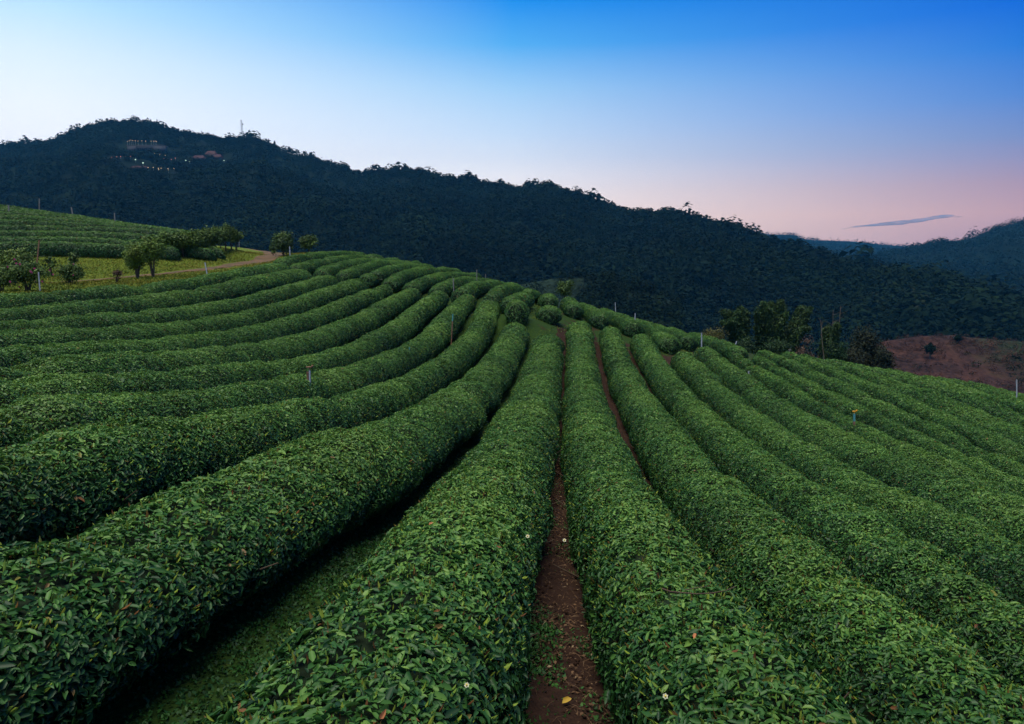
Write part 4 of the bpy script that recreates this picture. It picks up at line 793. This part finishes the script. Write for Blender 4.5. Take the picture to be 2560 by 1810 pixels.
post('pipe', 'tall white pipe against the brown hillside at the right edge', (2542, 949), (2542, 984), 29, 'white_pipe', .035)
post('post', 'tall leaning brown pole among the shrubs on the left', (98, 600), (93, 654), 36, 'brown_stake', .05)
post('stake', 'leaning white stake in front of the broad flowering shrub', (96, 680), (100, 729), 29.5, 'white_pipe', .04)
post('stake', 'leaning white stake on the grass verge below the track', (512, 656), (518, 688), 40, 'white_pipe', .05)
post('stake', 'grey white stake in front of the larger round bush', (724, 616), (725, 640), 53, 'white_pipe', .055)
post('post', 'thin pale post beyond the line of small trees', (598, 579), (598, 600), 70, 'grey_post', .06)
post('post', 'grey post near the left edge on the terraced slope', (21, 513), (22, 531), 59, 'grey_post', .09, group='posts on the terraced slope')
post('post', 'grey post in the middle of the terraced slope', (178, 518), (180, 529), 60, 'grey_post', .08, group='posts on the terraced slope')
post('post', 'pale post on the right skyline of the terraced slope', (286, 532), (287, 548), 59, 'grey_post', .07, group='posts on the terraced slope')
post('post', 'faint post on the upper skyline of the terraced slope', (98, 496), (98, 506), 64, 'grey_post', .07, group='posts on the terraced slope')
# ---------------------------------------------------------------- blossoms, fallen leaves, vine
def blossom(lab, u, v, d, s=.022, name='tea_blossom'):
    c = at(u, v, d); root = empty(name, c, lab, 'blossom', 'pale tea blossoms'); n = 6; ang = np.arange(n) * 2 * math.pi / n + .3
    dr = np.stack([np.cos(ang), np.sin(ang) * .7 - .35, np.sin(ang) * .7 + .35], 1)
    for i in range(n):
        a = Acc(); V, Fc, _ = leaf_quads(np.zeros((1, 3)), unit(dr[i:i + 1]), np.array([[0, -.7, .7]]), s, .95, True); a.add(V, Fc); a.build('petal', M['petal'], root)
    a = Acc(); box(a, (0, -.006, .006), (s * .5,) * 3, .4, .5, 0, .7); a.build('stamen', M['stamen'], root)
blossom('yellow and white tea blossom on the hedge left of the path', 1319, 1341, 4.9, .016)
blossom('yellowish blossom fallen at the edge of the earth path', 1411, 1351, 5.2, .016)
blossom('cream tea blossom hanging low on the left hedge near the camera', 1167, 1713, 3.0, .013)
blossom('yellow hearted tea blossom on the right hedge near the camera', 1663, 1741, 3.0, .014)
blossom('white tea blossom on the left hedge front', 60, 1625, 3.6, .015)
def one_leaf(lab, name, p, dr, nor, L, mt, W=.5):
    a = Acc(); V, Fc, _ = leaf_quads(np.zeros((1, 3)), unit(np.array([dr], float)), np.array([nor], float), L, W, True, .2); a.add(V, Fc)
    o = a.build(name, M[mt]); o.location = p; return tag(o, lab, 'leaf')
M['dead_leaf'] = plain('dead_leaf', (.36, .13, .05), .7, .3); M['yellow_leaf'] = plain('yellow_leaf', (.36, .23, .03), .6, .3)
dq = min(np.arange(2.5, 6, .02), key=lambda d_: abs(at(1405, 1775, d_)[2] - gz1(*at(1405, 1775, d_)[:2]))); p = at(1405, 1775, dq); one_leaf('yellow fallen leaf lying on the earth path', 'fallen_leaf', (p[0], p[1], gz1(p[0], p[1]) + .05), (.7, .5, .1), (0, -.4, 1), .085, 'yellow_leaf')
one_leaf('orange dead leaf lying on top of the hedge right of the path', 'fallen_leaf', at(1735, 1597, 3.78), (.3, .6, .3), (-.3, -.4, .9), .042, 'dead_leaf')
one_leaf('reddish dead leaf on the hedge left of the path', 'fallen_leaf', at(1072, 1312, 4.95), (.6, .4, .2), (0, -.4, .9), .04, 'dead_leaf')
one_leaf('brown dead leaf near the bottom of the left hedge', 'fallen_leaf', at(950, 1798, 2.55), (.4, .2, .6), (0, -1, .3), .04, 'dead_leaf')
a = Acc(); V = [at(u, v, d) for u, v, d in ((1655, 1484, 4.55), (1675, 1491, 4.5), (1700, 1494, 4.5), (1740, 1497, 4.5), (1780, 1495, 4.55), (1815, 1488, 4.6), (1838, 1478, 4.65))]; V = np.array(V) + [0, 0, .035]
c = V.mean(0); tube(a, V - c, np.linspace(.006, .003, len(V)), 5); W2 = np.array([at(u, v, d) for u, v, d in ((1712, 1489, 4.55), (1740, 1483, 4.6), (1770, 1479, 4.65))]) + [0, 0, .04]; tube(a, W2 - c, [.004, .003, .002], 5)
o = a.build('dry_vine', M['brown_twig']); o.location = c; tag(o, 'thin dry brown vine lying across the hedge right of the path', 'vine')
# ---------------------------------------------------------------- weeds, litter and grass
def scatter(name, lab, cat, x, y, L, W, tint, mt, upr=.6, lift=0., six=False, seed=0):
    n = len(x); z = gz(x, y) + .025 * wob(x, y, .8) * 1 + lift; nrm = unit(rng.normal(0, .45, (n, 3)) + [0, 0, 1]); t_ = rand_unit(n) * [1, 1, .3]; dr = unit(t_ + [0, 0, 1] * (rng.random(n) * upr)[:, None])
    a = Acc(); V, Fc, m_ = leaf_quads(np.stack([x, y, z], 1), dr, nrm, L, W, six); a.add(V, Fc, np.repeat(tint, m_)); o = a.build(name, M[mt]); return tag(o, lab, cat, None, 'stuff')
M['weed'] = leafy('weed_leaf', [(0, (.006, .034, .006)), (.6, (.016, .080, .010)), (1, (.045, .13, .018))], rough=.6, spec=.25, vary=.5, scale=2.2)
M['grass'] = leafy('grass_blade', [(0, (.06, .095, .012)), (.5, (.14, .195, .014)), (1, (.27, .21, .025))], rough=.7, spec=.2, vary=.45, scale=.5)
M['litter'] = leafy('dry_litter', [(0, (.05, .028, .016)), (.6, (.14, .08, .045)), (1, (.32, .24, .14))], rough=.9, spec=.1, vary=.2)
xl10, _ = row_x('L10'); xl11, _ = row_x('L11'); xr1, _ = row_x('R1')
n = 60000; y = rng.uniform(-.5, 13, n); f = rng.beta(1.3, 1.3, n); x = np.interp(y, YS, xl10) * (1 - f) + np.interp(y, YS, xl11) * f
k = wob(x, y, .5, 1) + .4 * wob(x, y, .2, 2) > -1.6; x, y = x[k], y[k]
scatter('weeds', 'dense low weeds in the gap between the two nearest left hedges', 'weeds', x, y, rng.uniform(.015, .04, len(x)), .6, rng.random(len(x)) * .8, 'weed', 1.2, .02)
n = 22000; y = rng.uniform(-.5, 12, n); f = np.where(rng.random(n) < .5, rng.beta(1.2, 5, n), 1 - rng.beta(1.2, 6, n)); f = .24 + .54 * f; x = np.interp(y, YS, xl11) * (1 - f) + np.interp(y, YS, xr1) * f
k = wob(x, y, .45, 0) > .1; x, y = x[k], y[k]
scatter('weeds', 'patchy weeds and moss along both edges of the earth path', 'weeds', x, y, rng.uniform(.015, .04, len(x)), .55, rng.random(len(x)), 'weed', 1., .02)
n = 9000; y = rng.uniform(.5, 5.2, n); f = .22 + .30 * rng.beta(1.1, 2.2, n); x = np.interp(y, YS, xl11 - np.interp(YS, [2, 5], [.13, 0])) * (1 - f) + np.interp(y, YS, xr1) * f
scatter('weeds', 'bright green weeds at the left edge of the earth path near the camera', 'weeds', x, y, rng.uniform(.02, .05, n), .5, np.clip(rng.normal(.6, .25, n), 0, 1), 'weed', 1.1, .03)
n = 8000; y = rng.uniform(0, 16, n); f = rng.uniform(.22, .78, n); x = np.interp(y, YS, xl11) * (1 - f) + np.interp(y, YS, xr1) * f
thin = rng.random(n) < .4
scatter('leaf_litter', 'dry leaves and straw scattered over the earth path', 'litter', x, y, np.where(thin, rng.uniform(.05, .16, n), rng.uniform(.015, .045, n)), np.where(thin, .04, .55), np.clip(rng.beta(1.2, 2.2, n), 0, 1), 'litter', .15, .035)
a = Acc(); n = 260; y = rng.uniform(.5, 12, n); f = rng.uniform(.25, .75, n); x = np.interp(y, YS, xl11) * (1 - f) + np.interp(y, YS, xr1) * f; z = gz(x, y)
for i in range(n):
    s_ = rng.uniform(.008, .028); V = np.array([(1, 0, 0), (0, 1, 0), (-1, 0, 0), (0, -1, 0), (0, 0, .8), (0, 0, -.6)]) * s_ * rng.uniform(.7, 1.3, (6, 3)) + [x[i], y[i], z[i] + .03]; a.add(V, [(0, 1, 4), (1, 2, 4), (2, 3, 4), (3, 0, 4), (1, 0, 5), (2, 1, 5), (3, 2, 5), (0, 3, 5)])
tag(a.build('soil_clods', M['earth']), 'small clods of soil on the earth path', 'clods', None, 'stuff')
n = 260000; y = rng.uniform(20, 76, n); x = rng.uniform(-46, -10, n)
xe = np.interp(y, [0, 17, 30, 41, 50, 76], [-16., -16., -15.6, -14.6, -17., -14]); tk = np.array(TRACK)
dt = np.min([np.linalg.norm(np.stack([x, y], 1) - (tk[i] * (1 - s_) + tk[i + 1] * s_), axis=1) for i in range(len(tk) - 1) for s_ in np.linspace(0, 1, 7)], axis=0)
k = (x < xe) & (y < 50.0 + np.maximum(0, x + 27) * 3) & (dt > rng.uniform(.55, 1.25, n)); x, y, dt = x[k], y[k], dt[k]
scatter('grass', 'short yellow green grass on the strip and bank beside the track', 'grass', x, y, rng.uniform(.06, .15, len(x)), .3, np.clip(rng.normal(.5, .22, len(x)) + .25 * (dt < 3) + .2 * wob(x, y, 2.5, 1), 0, 1), 'grass', 2.2)
n = 30000; y = rng.uniform(31, 50, n); x = rng.uniform(-15, 12, n); k = (y < np.interp(x, CREST[:, 0], CREST[:, 1])) & (wob(x, y, 1.2, 2) > -.2); x, y = x[k], y[k]
scatter('grass', 'short grass between the hedge ends at the cross path', 'grass', x, y, rng.uniform(.06, .14, len(x)), .25, rng.random(len(x)) * .5, 'grass', 2.)
# ---------------------------------------------------------------- cloud and valley haze
m, t, b = mat('evening_cloud'); b.inputs['Base Color'].default_value = (.15, .19, .29, 1); b.inputs['Roughness'].default_value = 1; b.inputs['Specular IOR Level'].default_value = 0
co = N(t, 'ShaderNodeTexCoord'); nz = N(t, 'ShaderNodeTexNoise'); nz.inputs['Scale'].default_value = .012; nz.inputs['Detail'].default_value = 6; mp = N(t, 'ShaderNodeMapping'); mp.inputs['Scale'].default_value = (.35, .35, 2.2)
t.links.new(co.outputs['Object'], mp.inputs[0]); t.links.new(mp.outputs[0], nz.inputs['Vector']); at_ = N(t, 'ShaderNodeAttribute'); at_.attribute_name = 'tint'
al = math_(t, 'ADD', math_(t, 'MULTIPLY', at_.outputs['Fac'], 2.0), math_(t, 'MULTIPLY', math_(t, 'SUBTRACT', nz.outputs[0], .62), 2.4), clamp=True); t.links.new(math_(t, 'MULTIPLY', al, .55), b.inputs['Alpha'])
DC = 9500.; a = Acc(); spine = [(2100, 573), (2150, 566), (2200, 562), (2250, 558), (2300, 552), (2340, 544), (2375, 541), (2410, 542)]; thick = [3, 8, 11, 12, 13, 11, 8, 3]
S_ = np.linspace(0, 7, 60); su = np.interp(S_, range(8), [q[0] for q in spine]); sv = np.interp(S_, range(8), [q[1] for q in spine]); st = np.interp(S_, range(8), thick) / F * DC / 2
ang = np.arange(17) * 2 * math.pi / 16; Cc = np.array([at(u_, v_, DC) for u_, v_ in zip(su, sv)]); st = st * (1 + .25 * wob(su, su * 0, 25)); c0 = Cc.mean(0)
V = Cc[:, None] + st[:, None, None] * np.stack([0 * ang, 4 * np.cos(ang), np.sin(ang) * np.where(np.sin(ang) < 0, .6, 1)], 1)[None]; ti = (np.abs(np.cos(ang))[None] * 0 + .55) * np.minimum(1, np.minimum(S_, 7 - S_) / 1.2)[:, None] + 0 * ang[None]
o = mesh_obj('cloud', V.reshape(-1, 3) - c0, [grid_faces(60, 17)], m, None, ti.ravel(), smooth=True); o.location = c0; tag(o, 'thin grey blue streak of cloud low over the right ridge', 'cloud')
a = Acc(); box(a, (0, 1500, 190), (7700, 5200, 530)); hz = a.build('haze', []); mh = D.materials.new('valley_haze'); mh.use_nodes = True; th = mh.node_tree; th.nodes.clear()
pv = N(th, 'ShaderNodeVolumePrincipled'); pv.inputs['Color'].default_value = (.07, .42, .86, 1); pv.inputs['Density'].default_value = .0001; pv.inputs['Anisotropy'].default_value = 0.
for k_ in ('Density Attribute', 'Color Attribute', 'Temperature Attribute'): pv.inputs[k_].default_value = ''
mo = N(th, 'ShaderNodeOutputMaterial'); th.links.new(pv.outputs[0], mo.inputs['Volume'])
try: mh.cycles.homogeneous_volume = True
except Exception: pass
hz.data.materials.append(mh); tag(hz, kind='stuff')
